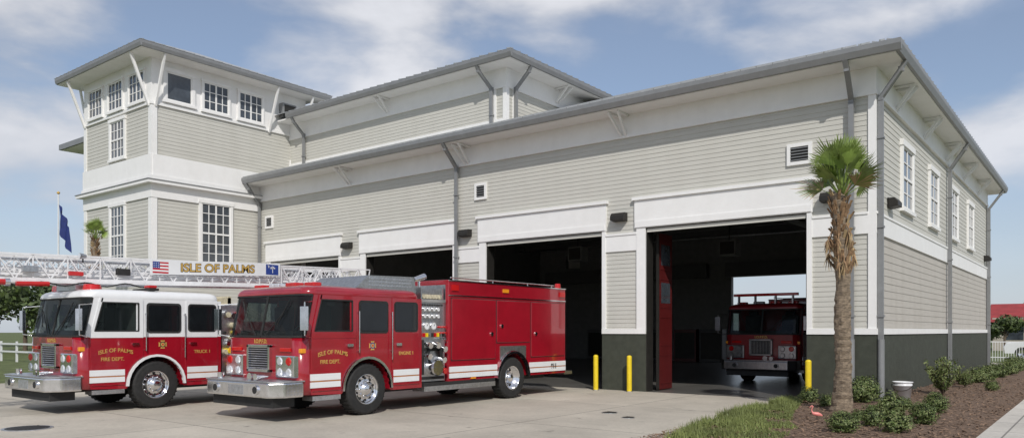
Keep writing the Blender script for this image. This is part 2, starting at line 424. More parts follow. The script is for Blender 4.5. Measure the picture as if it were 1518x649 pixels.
def vent(ax,c,a,z,w,h):
    v=MB(); 
    pbox(v,ax,c,a-w/2-.09,a+w/2+.09,.0,.07,z-h/2-.09,z-h/2,WHT);pbox(v,ax,c,a-w/2-.09,a+w/2+.09,.0,.07,z+h/2,z+h/2+.09,WHT)
    pbox(v,ax,c,a-w/2-.09,a-w/2,.0,.07,z-h/2,z+h/2,WHT);pbox(v,ax,c,a+w/2,a+w/2+.09,.0,.07,z-h/2,z+h/2,WHT)
    pbox(v,ax,c,a-w/2,a+w/2,.0,.03,z-h/2,z+h/2,DRK)
    n=int(h/.07)
    for i in range(n):
        zz=z-h/2+h*(i+.5)/n
        p=P3(ax,c,a-w/2,.05,zz);q=P3(ax,c,a+w/2,.05,zz); v.beam(p,q,.045,.022,GRY)
    v.done('vent',FS)
vent('Y-',0,-1.80,6.42,.46,.38); vent('Y-',0,-12.70,6.66,.36,.40); vent('Y-',0,-25.1,6.67,.38,.38)
vent('X+',-25.9,2.05-.2,9.6,.3,.3)
def wlamp(ax,c,a,z):
    l=MB()
    pbox(l,ax,c,a-.22,a+.22,.0,.06,z-.13,z+.13,DRK)
    p=[(0.05,z+.12),(.2,z+.12),(.28,z+.02),(.28,z-.1),(.05,z-.13)]
    if ax=='Y-': l.prism([(c-o,zz) for o,zz in p],'x',a-.24,a+.24,DRK)
    else: l.prism([(c+o,zz) for o,zz in p],'y',a-.24,a+.24,DRK)
    l.done('wall_lamp',FS,bevel=.012)
for a in(-7.13,-13.35,-19.7,-1.0): wlamp('Y-',0,a,5.25 if a<-2 else 5.2)
for a in(1.55,21.0): wlamp('X+',0,a,5.15)
for r,x in((Rr[0],Rr[0]-DW+.06),(Rr[2],Rr[2]-.2),(Rr[0],Rr[0]-.16)):
    d=MB(); d.box(x,x+.08,.55,1.40,.04,4.75,DRED); d.box(x-.005,x+.085,.51,.55,.04,4.75,DRK)
    for z in(.2,1.35,2.5,3.65):
        d.box(x-.012,x+.092,.63,1.32,z,z+.05,DRED); d.box(x-.012,x+.092,.63,1.32,z+.85,z+.9,DRED)
    ob=d.done('bay_door',FS)
    for z in(2.65,3.8):
        p=MB(); p.box(x-.004,x+.084,.68,1.27,z,z+.62,GLS); p.done('door_pane',ob)
for r in Rr:
    t=MB(); t.box(r-DW-.2,r+.2,YB-.45,YB-.05,DH,DH+.8,INTC); t.done('door_hood',FS)
# duct, pipes, hanging unit heaters and tool racks in the bays
t=MB(); t.box(-5.7,-5.2,1,20,6.2,6.6,INT); t.done('ceiling_duct',FS)
for y in(6,12,17):
    t=MB(); t.cyl((-24,y,6.6),(-1,y,6.6),.05,mat=DCHR,n=8); t.done('sprinkler_pipe',FS)
for x,y in((-9.4,14),(-16.5,12),(-22.5,12)):
    t=MB(); t.box(x-.4,x+.4,y-.3,y+.3,5.3,6.0,INT); t.box(x-.34,x+.34,y-.31,y-.3,5.36,5.94,DRK); t.cyl((x,y,6.0),(x,y,7.0),.02,mat=DRK,n=6); t.done('unit_heater',FS)
for i in range(9):
    t=MB(); y=5+i*1.1; t.box(-.95,-.37,y,y+1.02,0.02,2.1,DRED if i%3 else INT); t.box(-.97,-.95,y+.08,y+.94,.2,1.95,DRK); t.done('locker',FS)
for i,x in enumerate((-13.4,-15,-17,-19.5,-21)):
    t=MB(); t.box(x-.7,x+.7,YB-.7,YB-.02,0.02,1.9,DRED if i%2 else INTC); t.box(x-.6,x+.6,YB-.72,YB-.7,.2,1.7,DRK); t.done('storage_cabinet',FS)
# ---- upper mass
UX=-12.9;UY=1.65;UE=11.46
um=MB(); um.box(XL,UX,UY,12,8,UE,INT); um.done('wall',FS)
s=MB(); siding(s,'Y-',UY,XL,UX-.7,8.6,10.75); siding(s,'Y-',UY,UX-.45,UX-.12,8.6,10.75); siding(s,'X+',UX,UY+.5,9,8.6,10.75); siding(s,'X+',UX,UY+.12,UY+.36,8.6,10.75); s.done('siding',FS,recalc=False)
t=MB()
pbox(t,'Y-',UY,XL,UX+.05,0,.06,10.75,UE,WHT); pbox(t,'X+',UX,UY,9.5,0,.06,10.75,UE,WHT)
pbox(t,'Y-',UY,XL,UX+.05,.06,.08,10.75,10.82,WHT)
pbox(t,'Y-',UY,UX-.7,UX-.45,0,.055,8.6,10.75,WHT); pbox(t,'Y-',UY,UX-.12,UX+.05,0,.055,8.6,10.75,WHT)
pbox(t,'X+',UX,UY+.001,UY+.12,0,.05,8.6,10.75,WHT);pbox(t,'X+',UX,UY+.36,UY+.5,0,.05,8.6,10.75,WHT)
pbox(t,'Y-',UY,XL,UX+.06,0,.07,9.45,9.62,WHT)
t.box(XL+.001,UX+.78,UY-.78,UY,UE,UE+.05,WHT); t.box(UX,UX+.78,UY,11,UE,UE+.05,WHT)
t.done('trim',FS)
gutter([(XL+.86,UY-.78),(UX+.78,UY-.78),(UX+.78,11)],UE+.02,UE+.26,.12)
r=MB()
r.poly([(XL,UY-.9,UE+.27),(UX+.9,UY-.9,UE+.27),(UX+.9-5,UY-.9+5,UE+.27+5*.36),(XL,UY-.9+5,UE+.27+5*.36)],ROOF)
r.poly([(UX+.9,UY-.9,UE+.27),(UX+.9,11,UE+.27),(UX+.9-5,11,UE+.27+5*.36),(UX+.9-5,UY-.9+5,UE+.27+5*.36)],ROOF)
x=XL+.3
while x<UX+.8: 
    l=min(.9,UX+.9-x); r.beam((x,UY-.9,UE+.29),(x,UY-.9+l,UE+.29+l*.36),.03,.04,ROOF); x+=.42
y=UY-.75
while y<9:
    l=min(.9,y-UY+.9); r.beam((UX+.9,y,UE+.29),(UX+.9-l,y,UE+.29+l*.36),.03,.04,ROOF); y+=.42
r.done('roof',FS,recalc=False)
brackets('Y-',UY,[-19.2],UE,.68,.55); brackets('X+',UX,[UY+3.2],UE,.68,.55)
downspout([(UX-.75,UY-.8,UE+.04),(UX-.75,UY-.7,UE-.15),(UX-.60,UY-.13,UE-.7),(UX-.60,UY-.13,9.3)],.06)
downspout([(UX+.8,UY+.45,UE+.04),(UX+.7,UY+.45,UE-.15),(UX+.13,UY+.42,UE-.7),(UX+.13,UY+.42,9.5)],.06)
downspout([(-24.7,UY-.8,UE+.04),(-24.7,UY-.7,UE-.15),(-24.7,UY-.13,UE-.65),(-24.7,UY-.13,9.3)],.06)
# ---- tower
TX0,TX1,TY0,TY1=-31.9,-25.9,-4.97,2.5; TS=12.83
w=MB(); w.box(TX0,TX1,TY0,TY1,0,TS,INT); w.done('wall',FS)
s=MB(); t=MB()
fl=[('Y-',TY0,TX0,TX1),('X+',TX1,TY0,TY1),('X-',TX0,TY0,TY1)]
for ax,c,a0,a1 in fl:
    for z0,z1 in((1.87,7.2),(8.94,10.95)):
        siding(s,ax,c,a0+.2,a1-.2,z0,z1,.15)
        e=.001 if ax!='Y-' else -.05
        pbox(t,ax,c,a0+e,a0+.2,0,.05,z0,z1,WHT); pbox(t,ax,c,a1-.2,a1-e,0,.05,z0,z1,WHT)
    pbox(t,ax,c,a0,a1,0,.045,0,1.87,GRN)
    ee=.07 if ax=='Y-' else 0
    pbox(t,ax,c,a0-ee,a1+ee,0,.07,7.2,7.75,WHT)
    pbox(t,ax,c,a0-ee,a1+ee,0,.09,8.1,8.94,WHT)
    ec=.3 if ax=='Y-' else 0
    pbox(t,ax,c,a0-ec,a1+ec,0,.3,7.75,7.87,WHT); pbox(t,ax,c,a0-ec-(.03 if ec else 0),a1+ec+(.03 if ec else 0),0,.33,7.87,7.9,GRY)
    pbox(t,ax,c,a0-(.13 if ec else 0),a1+(.13 if ec else 0),0,.13,7.9,8.1,WHT)
    pbox(t,ax,c,a0-(.08 if ec else 0),a1+(.08 if ec else 0),0,.08,10.95,11.06,WHT)
    pbox(t,ax,c,a0-(.04 if ec else 0),a1+(.04 if ec else 0),0,.04,11.06,TS,WHT)
s.done('siding',FS,recalc=False)
o=.85
t.box(TX0-o,TX1+o,TY0-o,TY0,TS,TS+.05,WHT);t.box(TX1,TX1+o,TY0,TY1+o,TS,TS+.05,WHT);t.box(TX0-o,TX0,TY0,TY1+o,TS,TS+.05,WHT)
t.done('trim',FS)
gutter([(TX0-o,TY0-o),(TX1+o,TY0-o),(TX1+o,TY1+o)],TS+.02,TS+.25,.1)
r=MB(); cx,cy=(TX0+TX1)/2,(TY0+TY1)/2; e=o+.1; zz=TS+.27
B=[(TX0-e,TY0-e,zz),(TX1+e,TY0-e,zz),(TX1+e,TY1+e,zz),(TX0-e,TY1+e,zz)]
for i in range(4): r.poly([B[i],B[(i+1)%4],(cx,cy,zz+1.6)],ROOF)
r.poly(B,WHT)
x=TX0-.7
while x<TX1+.8:
    l=min(.95,TX1+e-x,x-TX0+e); r.beam((x,TY0-e,zz+.01),(x,TY0-e+l,zz+.01+l*.34),.03,.04,ROOF); x+=.42
y=TY0-.8
while y<TY1+.8:
    l=min(.95,y-TY0+e,TY1+e-y); r.beam((TX1+e,y,zz+.01),(TX1+e-l,y,zz+.01+l*.34),.03,.04,ROOF); y+=.42
r.done('roof',FS,recalc=False)
for a in(-31.35,-29.5,-27.65): window('Y-',TY0-.03,a,a+1.25,11.22,12.4,4,3,mid=False,cas=.08)
window('X+',TX1+.03,-4.40,-3.30,11.25,12.4,2,2,mid=False,cas=.14,screen=True)
for a in(-2.78,-1.08): window('X+',TX1+.03,a,a+1.18,11.22,12.4,4,3,mid=False,cas=.08)
window('Y-',TY0,-29.35,-28.15,9.15,10.72,4,4,cas=.12)
window('Y-',TY0,-29.35,-28.15,4.6,7.1,4,6,cas=.12)
window('X+',TX1,-2.85,-1.5,4.7,7.25,4,6,cas=.12)
def brace(p,q):
    b=MB(); b.beam(p,q,.08,.10,WHT); b.done('knee_brace',FS)
for y in(TY0+.12,.45): brace((TX1+.05,y,10.9),(TX1+.8,y,TS))
for x in(TX1-.12,TX0+.12): brace((x,TY0-.05,10.9),(x,TY0-.8,TS))
brace((TX0-.05,TY0+.12,10.9),(TX0-.8,TY0+.12,TS))
brace((TX1+.05,TY1-.15,10.9),(TX1+.8,TY1-.15,TS))
l=MB(); l.box(TX1+.05,TX1+.35,1.0,1.75,11.7,12.35,GRY); l.box(TX1+.35,TX1+.37,1.06,1.69,11.76,12.29,DRK); l.done('loudspeaker',FS,bevel=.02)
w=MB(); w.box(-38.9,TX0,-2,8,0,11.45,SID); w.box(-39.75,TX0,-2.85,8.8,11.45,11.5,WHT); w.box(-39.85,TX0,-2.95,-2.85,11.47,11.75,GRY); w.box(-39.85,-39.75,-2.85,8.8,11.47,11.75,GRY)
w.done('side_wing',FS)

# ------------------------------------------------ trucks
K=1.167
def arch(cy,cz,r,a0,a1,n=14):
    return [(cy+r*math.cos(math.radians(a0+(a1-a0)*i/n)),cz+r*math.sin(math.radians(a0+(a1-a0)*i/n))) for i in range(n+1)]
def wheel_mesh(rear):
    t=MB(K)
    t.lathe((0,0,0),(1,0,0),[(.27,-.15),(.42,-.155),(.455,-.135),(.47,-.10),(.47,.10),(.455,.135),(.42,.155),(.40,.150),(.38,.156),(.27,.15)],BLK,36)
    for i in range(36):
        q=2*math.pi*i/36
        y,z=math.cos(q),math.sin(q)
        t.beam((-.12,y*.473,z*.473),(.12,y*.473,z*.473),.03,.012,BLK,up=(0,y,z))
    rm=MB(K)
    if rear: pr=[(.285,.14),(.275,.155),(.25,.13),(.235,-.02),(.12,-.03),(.11,.09),(.07,.12),(.001,.125)]
    else: pr=[(.285,.14),(.275,.155),(.25,.11),(.23,.07),(.15,.11),(.115,.12),(.10,.17),(.06,.185),(.001,.19)]
    rm.lathe((0,0,0),(1,0,0),pr,CHR,30)
    xx=.10 if not rear else -.02
    for i in range(10):
        q=2*math.pi*i/10
        rm.cyl((xx,.15*math.cos(q),.15*math.sin(q)),(xx+.045,.15*math.cos(q),.15*math.sin(q)),.014,.012,CHR,6)
        q+=.314
        rm.cyl((xx-.03 if not rear else xx-.005,.20*math.cos(q),.20*math.sin(q)),(xx-.002 if not rear else xx+.012,.20*math.cos(q),.20*math.sin(q)),.024,.024,BLK,10)
    return t,rm
def truck(nm,label,loc,style):
    root=empty(nm,loc,label,'fire engine' if style!='ladder' else 'ladder truck',group='fire engines outside and inside the station')
    hw=1.1; L=8.53 if style!='ladder' else 10.2
    top=VWH if style=='ladder' else RED
    wy=2.0; wz=.47; rc=.20
    def wyf(z): return .50+.165*(z-1.42)/.75
    def fo(x):
        a=abs(x)-(hw-rc)
        return 0. if a<=0 else rc-math.sqrt(max(0,rc*rc-a*a))
    c=MB(K)
    pr=[(.54,.45),(.50,.75),(.50,1.42),(3.42,1.42),(3.42,.42)]+[(2.60,.42)]+arch(wy,wz,.56,-2,182)+[(1.40,.42)]
    c.prism(pr,'x',-hw,hw,RED)
    def bs1(e):
        a,b=e.verts; my=(a.co.y+b.co.y)/2/K
        return abs(a.co.z-b.co.z)>.2*K and my<.6
    cab=c.done('cab',root,bevel=rc,seg=6,bsel=bs1)
    c=MB(K); c.prism([(1.60,1.421),(1.60,2.17),(3.42,2.17),(3.42,1.421)],'x',-hw,hw,top); c.done('crew_cab',root)
    c=MB(K); rings=[]
    for z,ins,fr,r_ in((2.171,0,wyf(2.17)-.012,.20),(2.20,-.004,wyf(2.17)-.02,.20),(2.26,.012,wyf(2.17)+.0,.21),(2.305,.05,wyf(2.17)+.05,.22),(2.335,.13,wyf(2.17)+.14,.24),(2.35,.30,wyf(2.17)+.32,.26)):
        rings.append([(x,y,z) for x,y in rrect(-hw+ins,hw-ins,fr,3.42-ins*.5,r_,6)])
    c.loft(rings,top); c.done('cab_roof',root)
    for s in(-1,1):
        c=MB(K)
        c.prism([(wyf(1.42)+.15,1.421),(wyf(2.17)+.14,2.17),(wyf(2.17)+.24,2.17),(wyf(1.42)+.24,1.421)],'x',s*(hw-.07),s*(hw-.002),top)
        c.prism([(.66,1.421),(.66,1.54),(1.6,1.54),(1.6,1.421)],'x',s*(hw-.06),s*(hw-.001),top)
        c.prism([(.80,2.09),(.80,2.17),(1.6,2.17),(1.6,2.09)],'x',s*(hw-.06),s*(hw-.001),top)
        c.done('window_pillar',root)
    c=MB(K); c.box(-.98,.98,.72,.92,1.422,1.54,DRK); c.box(-.85,.85,.56,.72,1.422,1.50,DRK); c.done('dashboard',root)
    c=MB(K); c.lathe((.55,1.02,1.62),(0,.6,-1),[(.18,-.012),(.20,0),(.18,.012),(.165,0),(.18,-.012)],BLK,20); c.beam((.55,1.02,1.62),(.55,.85,1.5),.03,.03,BLK); c.done('steering_wheel',root)
    for x in(-.55,.55):
        c=MB(K); c.box(x-.24,x+.24,1.32,1.44,1.422,2.0,SEAT); c.box(x-.14,x+.14,1.34,1.42,2.0,2.12,SEAT); c.done('seat',root,bevel=.03)
    xs=[-1.085,-1.065,-1.04,-1.0,-.95,-.90,-.6,-.3,-.012]
    for xx in(xs,[-x for x in xs][::-1]):
        w=MB(K); zs=[1.45,1.46,1.8,2.15,2.165]
        P=[(x,wyf(z)+fo(x)-.002,z) for z in zs for x in xx]; n=len(xx)
        F=[(a*n+i,a*n+i+1,(a+1)*n+i+1,(a+1)*n+i) for a in range(len(zs)-1) for i in range(n-1)]
        w.add(P,F,WSG,True); ob=w.done('windshield',root,recalc=False)
        f=MB(K)
        for z,th in((1.445,.035),(2.165,.03)):
            for i in range(n-1): f.beam((xx[i],wyf(z)+fo(xx[i])-.006,z),(xx[i+1],wyf(z)+fo(xx[i+1])-.006,z),.025,th,BLK)
        for x in(xx[0],xx[-1]): f.beam((x,wyf(1.45)+fo(x)-.004,1.45),(x,wyf(2.165)+fo(x)-.004,2.165),.028,.02,BLK)
        f.done('windshield_seal',ob)
    for s in(-1,1):
        wi=MB(K); wi.beam((s*.15,wyf(1.48)-.03,1.46),(s*.62,wyf(1.95)-.03,1.93),.012,.012,BLK); wi.beam((s*.45,wyf(1.6)-.035,1.62),(s*.70,wyf(2.05)-.035,2.08),.016,.01,BLK); wi.done('wiper',root)
    for s in(-1,1):
        X=s*hw
        def side(name,pl,d,mat,parent=root,bev=0.,d0=0):
            b=MB(K); b.prism(pl,'x',X+s*d0,X+s*d,mat); return b.done(name,parent,bevel=bev)
        dp=[(.76,.50),(1.40,.50)]+arch(wy,wz,.62,176,117,8)+[(1.74,1.05),(1.74,1.405),(.73,1.405),(.72,1.3)]
        d1=side('cab_door',dp,.016,RED,bev=.008)
        for pl in([(.73,1.41),(1.73,1.41),(1.73,1.53),(.75,1.53)],[(1.65,1.53),(1.73,1.53),(1.73,2.165),(1.65,2.165)],[(.92,2.09),(1.65,2.09),(1.65,2.165),(.94,2.165)],[(.75,1.53),(.80,1.53),(.97,2.165),(.91,2.165)]):
            side('door_upper_frame',pl,.017,top,d1,d0=-.03)
        b=MB(K); pl=[(.81,1.54),(1.64,1.54),(1.64,2.085),(.955,2.085)]; b.prism(pl,'x',X-s*.012,X-s*.006,WSG); b.done('door_window',d1)
        b=MB(K)
        for i in range(4): 
            p,q=pl[i],pl[(i+1)%4]; b.beam((X+s*.012,p[0],p[1]),(X+s*.012,q[0],q[1]),.022,.022,BLK)
        b.done('window_seal',d1)
        side('door_handle',rrect(1.50,1.64,1.26,1.31,.02),.05,CHR,d1,d0=.012)
        side('window_seal',rrect(1.80,2.52,1.50,2.10,.07),.012,BLK)
        side('cab_window',rrect(1.84,2.48,1.54,2.06,.05),.017,TGL)
        d2=side('crew_door',[(2.64,.50),(3.34,.50),(3.34,2.17) if top==RED else (3.34,1.405),(2.62,2.17) if top==RED else (2.61,1.405),(2.60,.9)],.016,RED,bev=.008)
        if top!=RED: side('door_upper_panel',[(2.61,1.41),(3.33,1.41),(3.33,2.165),(2.625,2.165)],.017,top,d2,bev=.004,d0=.001)
        side('window_seal',rrect(2.66,3.30,1.52,2.10,.07),.022,BLK,d2,d0=.002)
        side('door_window',rrect(2.69,3.27,1.55,2.07,.05),.026,TGL,d2,d0=.004)
        side('door_handle',rrect(2.70,2.84,1.26,1.31,.02),.05,CHR,d2,d0=.012)
        for yy in(1.77,2.58):
            h=MB(K); h.cyl((X+s*.06,yy,1.0 if yy>2 else 1.15),(X+s*.06,yy,1.9),.012,mat=CHR,n=8)
            for z in(1.17,1.88): h.cyl((X,yy,z),(X+s*.06,yy,z),.010,mat=CHR,n=8)
            h.done('grab_rail',root)
        ring=arch(wy,wz,.56,0,180)+arch(wy,wz,.605,180,0)
        side('fender_trim',ring,.05,CHR if top==RED else VWH,d0=-.02)
        def strip(a,b,o=.021):
            st=MB(K)
            st.box(X+s*.001,X+s*o,a,b,.56,.66,VWH); st.box(X+s*.001,X+s*o,a,b,.685,.80,VWH); st.box(X+s*.001,X+s*(o-.002),a,b,.66,.685,RED); st.box(X+s*(o-.004),X+s*(o-.001),a,b,.668,.677,GLD); st.done('stripe',root)
        for a,b in((.72,1.37),(2.645,3.33)): strip(a,b)
        if style!='ladder':
            for a,b in((4.22,5.78),(7.0,8.5)): strip(a,b,.024)
        else: strip(4.3,6.2,.024)
        mr=MB(K); mx=X+s*.20
        mr.box(mx-.075,mx+.075,.42,.48,1.55,1.95,CHR); mr.beam((X,.76,2.05),(mx,.46,2.02),.018,.018,CHR); mr.beam((mx,.46,2.02),(mx,.46,1.90),.018,.018,CHR); mr.beam((X,.74,1.42),(mx,.46,1.47),.018,.018,CHR); mr.beam((mx,.46,1.47),(mx,.46,1.62),.018,.018,CHR)
        mr.box(mx-.065,mx+.065,.48,.486,1.58,1.92,TGL)
        mr.done('mirror',root,bevel=.012)
        sp=MB(K); sp.box(X-s*.25,X+s*.03,.75,1.36,.34,.42,STL); sp.done('cab_step',root)
    g=MB(K); gx=.34
    for x0,x1,z0,z1 in((-gx,-gx+.05,.82,1.30),(gx-.05,gx,.82,1.30),(-gx,gx,1.25,1.30),(-gx,gx,.82,.87)): g.box(x0,x1,.43,.51,z0,z1,CHR)
    g.box(-gx+.04,gx-.04,.475,.51,.87,1.25,BLK)
    if style=='older':
        for i in range(13): g.box(-.275+i*.044,-.262+i*.044,.455,.476,.88,1.24,RED)
    else:
        for i in range(9): g.box(-gx+.05,gx-.05,.458,.476,.885+i*.041,.897+i*.041,CHR)
    g.done('grille',root,bevel=.006)
    for s in(-1,1):
        hb=MB(K); hb.box(s*.50,s*1.02,.445,.60,.74,1.12,CHR); ob=hb.done('headlight',root,bevel=.02)
        for j,(cx,z) in enumerate(((.63,.83),(.88,.83),(.63,1.02),(.88,1.02))):
            b=MB(K); mt=LENS if j<2 else (REDL if j==3 else LENS)
            b.cyl((s*cx,.445,z),(s*cx,.428,z),.075,.06,mt,16); b.done('lamp_lens',ob)
        a=MB(K); a.box(s*.58,s*.88,.475,.505,1.18,1.25,REDL); a.done('warning_light',root,bevel=.01)
        a=MB(K); a.box(s*1.0,s*1.09,.545,.68,1.16,1.24,AMB); a.done('side_marker',root,bevel=.01)
    text('I.O.P.F.D.',.10,GLD,(0,.492,1.355),'Y',root,K,bold=.002)
    b=MB(K); pl=[(-1.1,.60),(-1.1,.22),(-.92,0),(.92,0),(1.1,.22),(1.1,.60)]
    b.prism(pl,'z',.42,.68,CHR); ob=b.done('bumper',root,bevel=.03,seg=3)
    b=MB(K); pl2=[(-1.11,.61),(-1.11,.215),(-.925,-.01),(.925,-.01),(1.11,.215),(1.11,.61)]; b.prism(pl2,'z',.681,.70,STL); b.box(-.9,.9,.12,.55,.25,.42,BLK)
    for i in range(5):
        for j in range(4):
            for s in(-1,1): b.beam((s*1.102,.27+i*.065,.46+j*.055),(s*1.102,.30+i*.065,.49+j*.055),.006,.008,CHR)
    b.done('bumper_deck',ob)
    b=MB(K); b.box(-.22,.22,-.006,.0,.46,.62,STL); b.done('bumper_plate',ob)
    b=MB(K); b.cyl((-.78,.2,.70),(-.78,.2,.80),.06,mat=CHR); b.done('bumper_cap',root)
    for x in(-.6,.6):
        b=MB(K); b.cyl((x,.01,.55),(x,-.03,.55),.085,.08,CHR,16); b.cyl((x,-.03,.55),(x,-.035,.55),.06,mat=BLK,n=16); b.done('siren',root)
    for x,rad in((.25,.07),(.42,.06)):
        b=MB(K); b.cyl((x,.35,.755),(x,.10,.755),.022,rad,CHR,14); b.done('air_horn',root)
    b=MB(K); b.box(-.5,.5,.6,L-.1,.36,.95,BLK); b.box(-.62,.62,2.6,5.6,.34,.6,BLK); b.done('chassis',root)
    t,rm=wheel_mesh(False); fw=t.done('wheel',root,loc=(hw-.15,wy,wz)); rm.done('rim',fw)
    dup(fw,Vector((-(hw-.15),wy,wz))*K,math.pi,1.,root)
    ry=[6.38] if style!='ladder' else [7.0,8.15]
    for j,yy in enumerate(ry):
        if j==0:
            t,rm=wheel_mesh(True); rw=t.done('wheel',root,loc=(hw-.16,yy,wz)); rm.done('rim',rw)
        else: dup(rw,Vector((hw-.16,yy,wz))*K,0,1.,root)
        dup(rw,Vector((-(hw-.16),yy,wz))*K,math.pi,1.,root)
    def lbar(pl):
        for a in pl:
            lb=MB(K); lb.box(*a); lb.done('warning_light',root,bevel=.02)
    if style=='ladder':
        lb=MB(K); lb.cyl((.62,.98,2.31),(.62,.98,2.44),.18,.15,REDL,20); lb.done('warning_light',root)
        lbar([(-.95,-.25,.86,1.08,2.33,2.46,REDL),(.3,1.0,1.9,2.12,2.35,2.40,DRK),(.75,.95,1.92,2.10,2.40,2.46,REDL)])
    else:
        lbar([(-.90,-.62,.95,1.13,2.32,2.40,REDL),(-.40,-.10,.93,1.13,2.33,2.41,LENS),(.10,.40,.93,1.13,2.33,2.41,REDL),(.62,.90,.95,1.13,2.32,2.40,REDL)])
    if style=='older':
        b=MB(K); b.box(-.95,.95,.80,.90,2.56,2.64,REDL)
        for x in(-.8,-.3,.3,.8): b.box(x-.02,x+.02,.8,.9,2.30,2.56,CHR)
        b.done('light_bar',root)
    if style=='engine':
        b=MB(K); pl=[(1.85,2.34),(2.15,2.58),(3.34,2.61),(3.40,2.30)]; b.prism(pl,'x',-.45,.97,STL)
        for i in range(16):
            y=2.16+i*.072
            for j in range(3): b.beam((.975,y,2.39+j*.065),(.975,y+.03,2.42+j*.065),.008,.008,CHR)
        b.done('roof_box',root)
    if style!='ladder':
        p=MB(K); p.box(-1.02,1.02,3.46,4.18,.52,2.12,STL); p.box(-1.05,1.05,3.46,4.18,2.12,2.18,CHR)
        p.done('pump_panel',root)
        for s in(-1,1):
            X=s*1.02
            def bit(name,fn):
                q=MB(K); fn(q); q.done(name,root)
            def ga(q):
                for z in(1.98,1.84):
                    for y in(3.57,3.70,3.83,3.96): q.cyl((X,y,z),(X+s*.03,y,z),.048,mat=CHR,n=14); q.cyl((X+s*.03,y,z),(X+s*.033,y,z),.036,mat=VWH,n=14); q.beam((X+s*.035,y,z),(X+s*.035,y+.02,z+.02),.004,.006,BLK)
                for i in range(9): q.box(X,X+s*.012,3.50+i*.07,3.545+i*.07,2.05,2.08,BLK)
            bit('pressure_gauges',ga)
            for y in(3.62,3.82):
                bit('pump_gauge',lambda q:(q.cyl((X,y,1.64),(X+s*.03,y,1.64),.085,mat=CHR,n=16),q.cyl((X+s*.03,y,1.64),(X+s*.033,y,1.64),.066,mat=VWH,n=16),q.beam((X+s*.035,y,1.64),(X+s*.035,y+.03,1.68),.004,.008,BLK)))
            def lv(q):
                for y in(3.98,4.06,4.14):
                    for z in(1.5,1.62,1.38): q.cyl((X,y,z),(X+s*.07,y,z),.02,mat=REDL if z>1.4 else CHR,n=8)
                for i in range(8): q.box(X,X+s*.05,3.52+i*.08,3.56+i*.08,1.42,1.50,[REDL,YEL,STL,BLK][i%4])
            bit('valve_levers',lv)
            for (y,z) in((3.62,1.28),(3.85,1.28),(4.05,1.2),(3.60,1.06),(4.02,.98)):
                bit('hose_outlet',lambda q:(q.cyl((X,y,z),(X+s*.12,y,z-.03),.055,.06,CHR,12),q.cyl((X+s*.12,y,z-.03),(X+s*.15,y,z-.035),.065,mat=CHR,n=8)))
            bit('intake_cap',lambda q:(q.cyl((X,3.78,.80),(X+s*.16,3.78,.80),.15,.15,CHR,20),q.cyl((X+s*.16,3.78,.80),(X+s*.20,3.78,.80),.165,.15,CHR,20),q.box(X+s*.20,X+s*.22,3.64,3.92,.785,.815,CHR)))
            bit('intake_cap',lambda q:(q.cyl((X,4.06,.75),(X+s*.14,4.06,.72),.06,.06,REDL,12)))
            def dk(q):
                q.box(X,X+s*.01,3.50,4.14,1.13,1.20,BLK); q.box(X,X+s*.012,3.49,4.15,.56,.62,BLK); q.box(X,X+s*.012,3.50,3.56,.66,1.36,BLK)
                pts=[(X+s*(.06+.03*math.sin(i)),3.83+.16*math.cos(i*.55)*(1+.03*i),1.02+.24*math.sin(i*.55)) for i in range(16)]
                for a_,b__ in zip(pts[:-1],pts[1:]): q.cyl(a_,b__,.028,mat=BLK,n=7)
            bit('pump_hose',dk)
        q=MB(K)
        for i in range(7): q.cyl((-.95,3.56+i*.09,2.24),(.95,3.56+i*.09,2.24),.045,mat=HOSE,n=8)
        q.box(-1.0,1.0,3.5,3.54,2.18,2.42,STL); q.box(-1.0,1.0,4.12,4.16,2.18,2.42,STL)
        q.done('hose_bed',root)
        q=MB(K); q.cyl((.7,3.75,2.2),(.7,3.75,2.56),.03,mat=CHR); q.cyl((.7,3.60,2.58),(.7,3.90,2.66),.05,.07,CHR,12); q.done('deck_gun',root)
        b=MB(K); ay=6.38
        pl=[(4.21,.50),(4.21,2.60),(8.53,2.60),(8.53,.50),(6.98,.50)]+arch(ay,wz,.60,3,177)+[(5.78,.50)]
        b.prism(pl,'x',-1.1,1.1,RED)
        body=b.done('body',root,bevel=.02,bsel=lambda e:(e.verts[0].co.z+e.verts[1].co.z)/2>1.15*K)
        for s in(-1,1):
            X=s*1.1
            for a0,a1,z0,z1 in((4.29,5.72,.93,2.22),(5.78,7.0,1.28,2.22),(7.07,8.45,.93,2.22)):
                d=MB(K); d.prism(rrect(a0,a1,z0,z1,.03),'x',X,X+s*.02,RED); d1=d.done('compartment_door',root,bevel=.008)
                hy=a1-.14 if a0<5 else a0+.16
                hh=MB(K); hh.cyl((X+s*.02,hy,(z0+z1)/2-.1),(X+s*.045,hy,(z0+z1)/2-.1),.045,mat=CHR,n=12)
                hh.done('door_handle',d1)
                hh=MB(K); hh.box(X+s*.001,X+s*.008,a0-.012,a1+.012,z0-.012,z1+.012,BLK); hh.done('door_seal',d1)
            for z0 in(2.27,2.575):
                d=MB(K); d.box(X,X+s*.014,4.21,8.53,z0,z0+.022,CHR); d.done('trim_strip',root)
            d=MB(K); pl=[(5.90,.90),(5.90,1.20),(6.86,1.20),(6.86,.90)]+arch(ay,wz,.62,43,137)
            d.prism(pl,'x',X+s*.001,X+s*.014,STL); d.done('fender_plate',root)
            d=MB(K); d.prism(arch(ay,wz,.56,0,180)+arch(ay,wz,.61,180,0),'x',X-s*.03,X+s*.05,CHR); d.done('fender_trim',root)
            d=MB(K); d.box(X-s*.3,X+s*.03,3.46,5.70,.33,.43,STL); d.box(X-s*.3,X+s*.02,3.46,5.70,.43,.50,BLK); d.done('running_board',root)
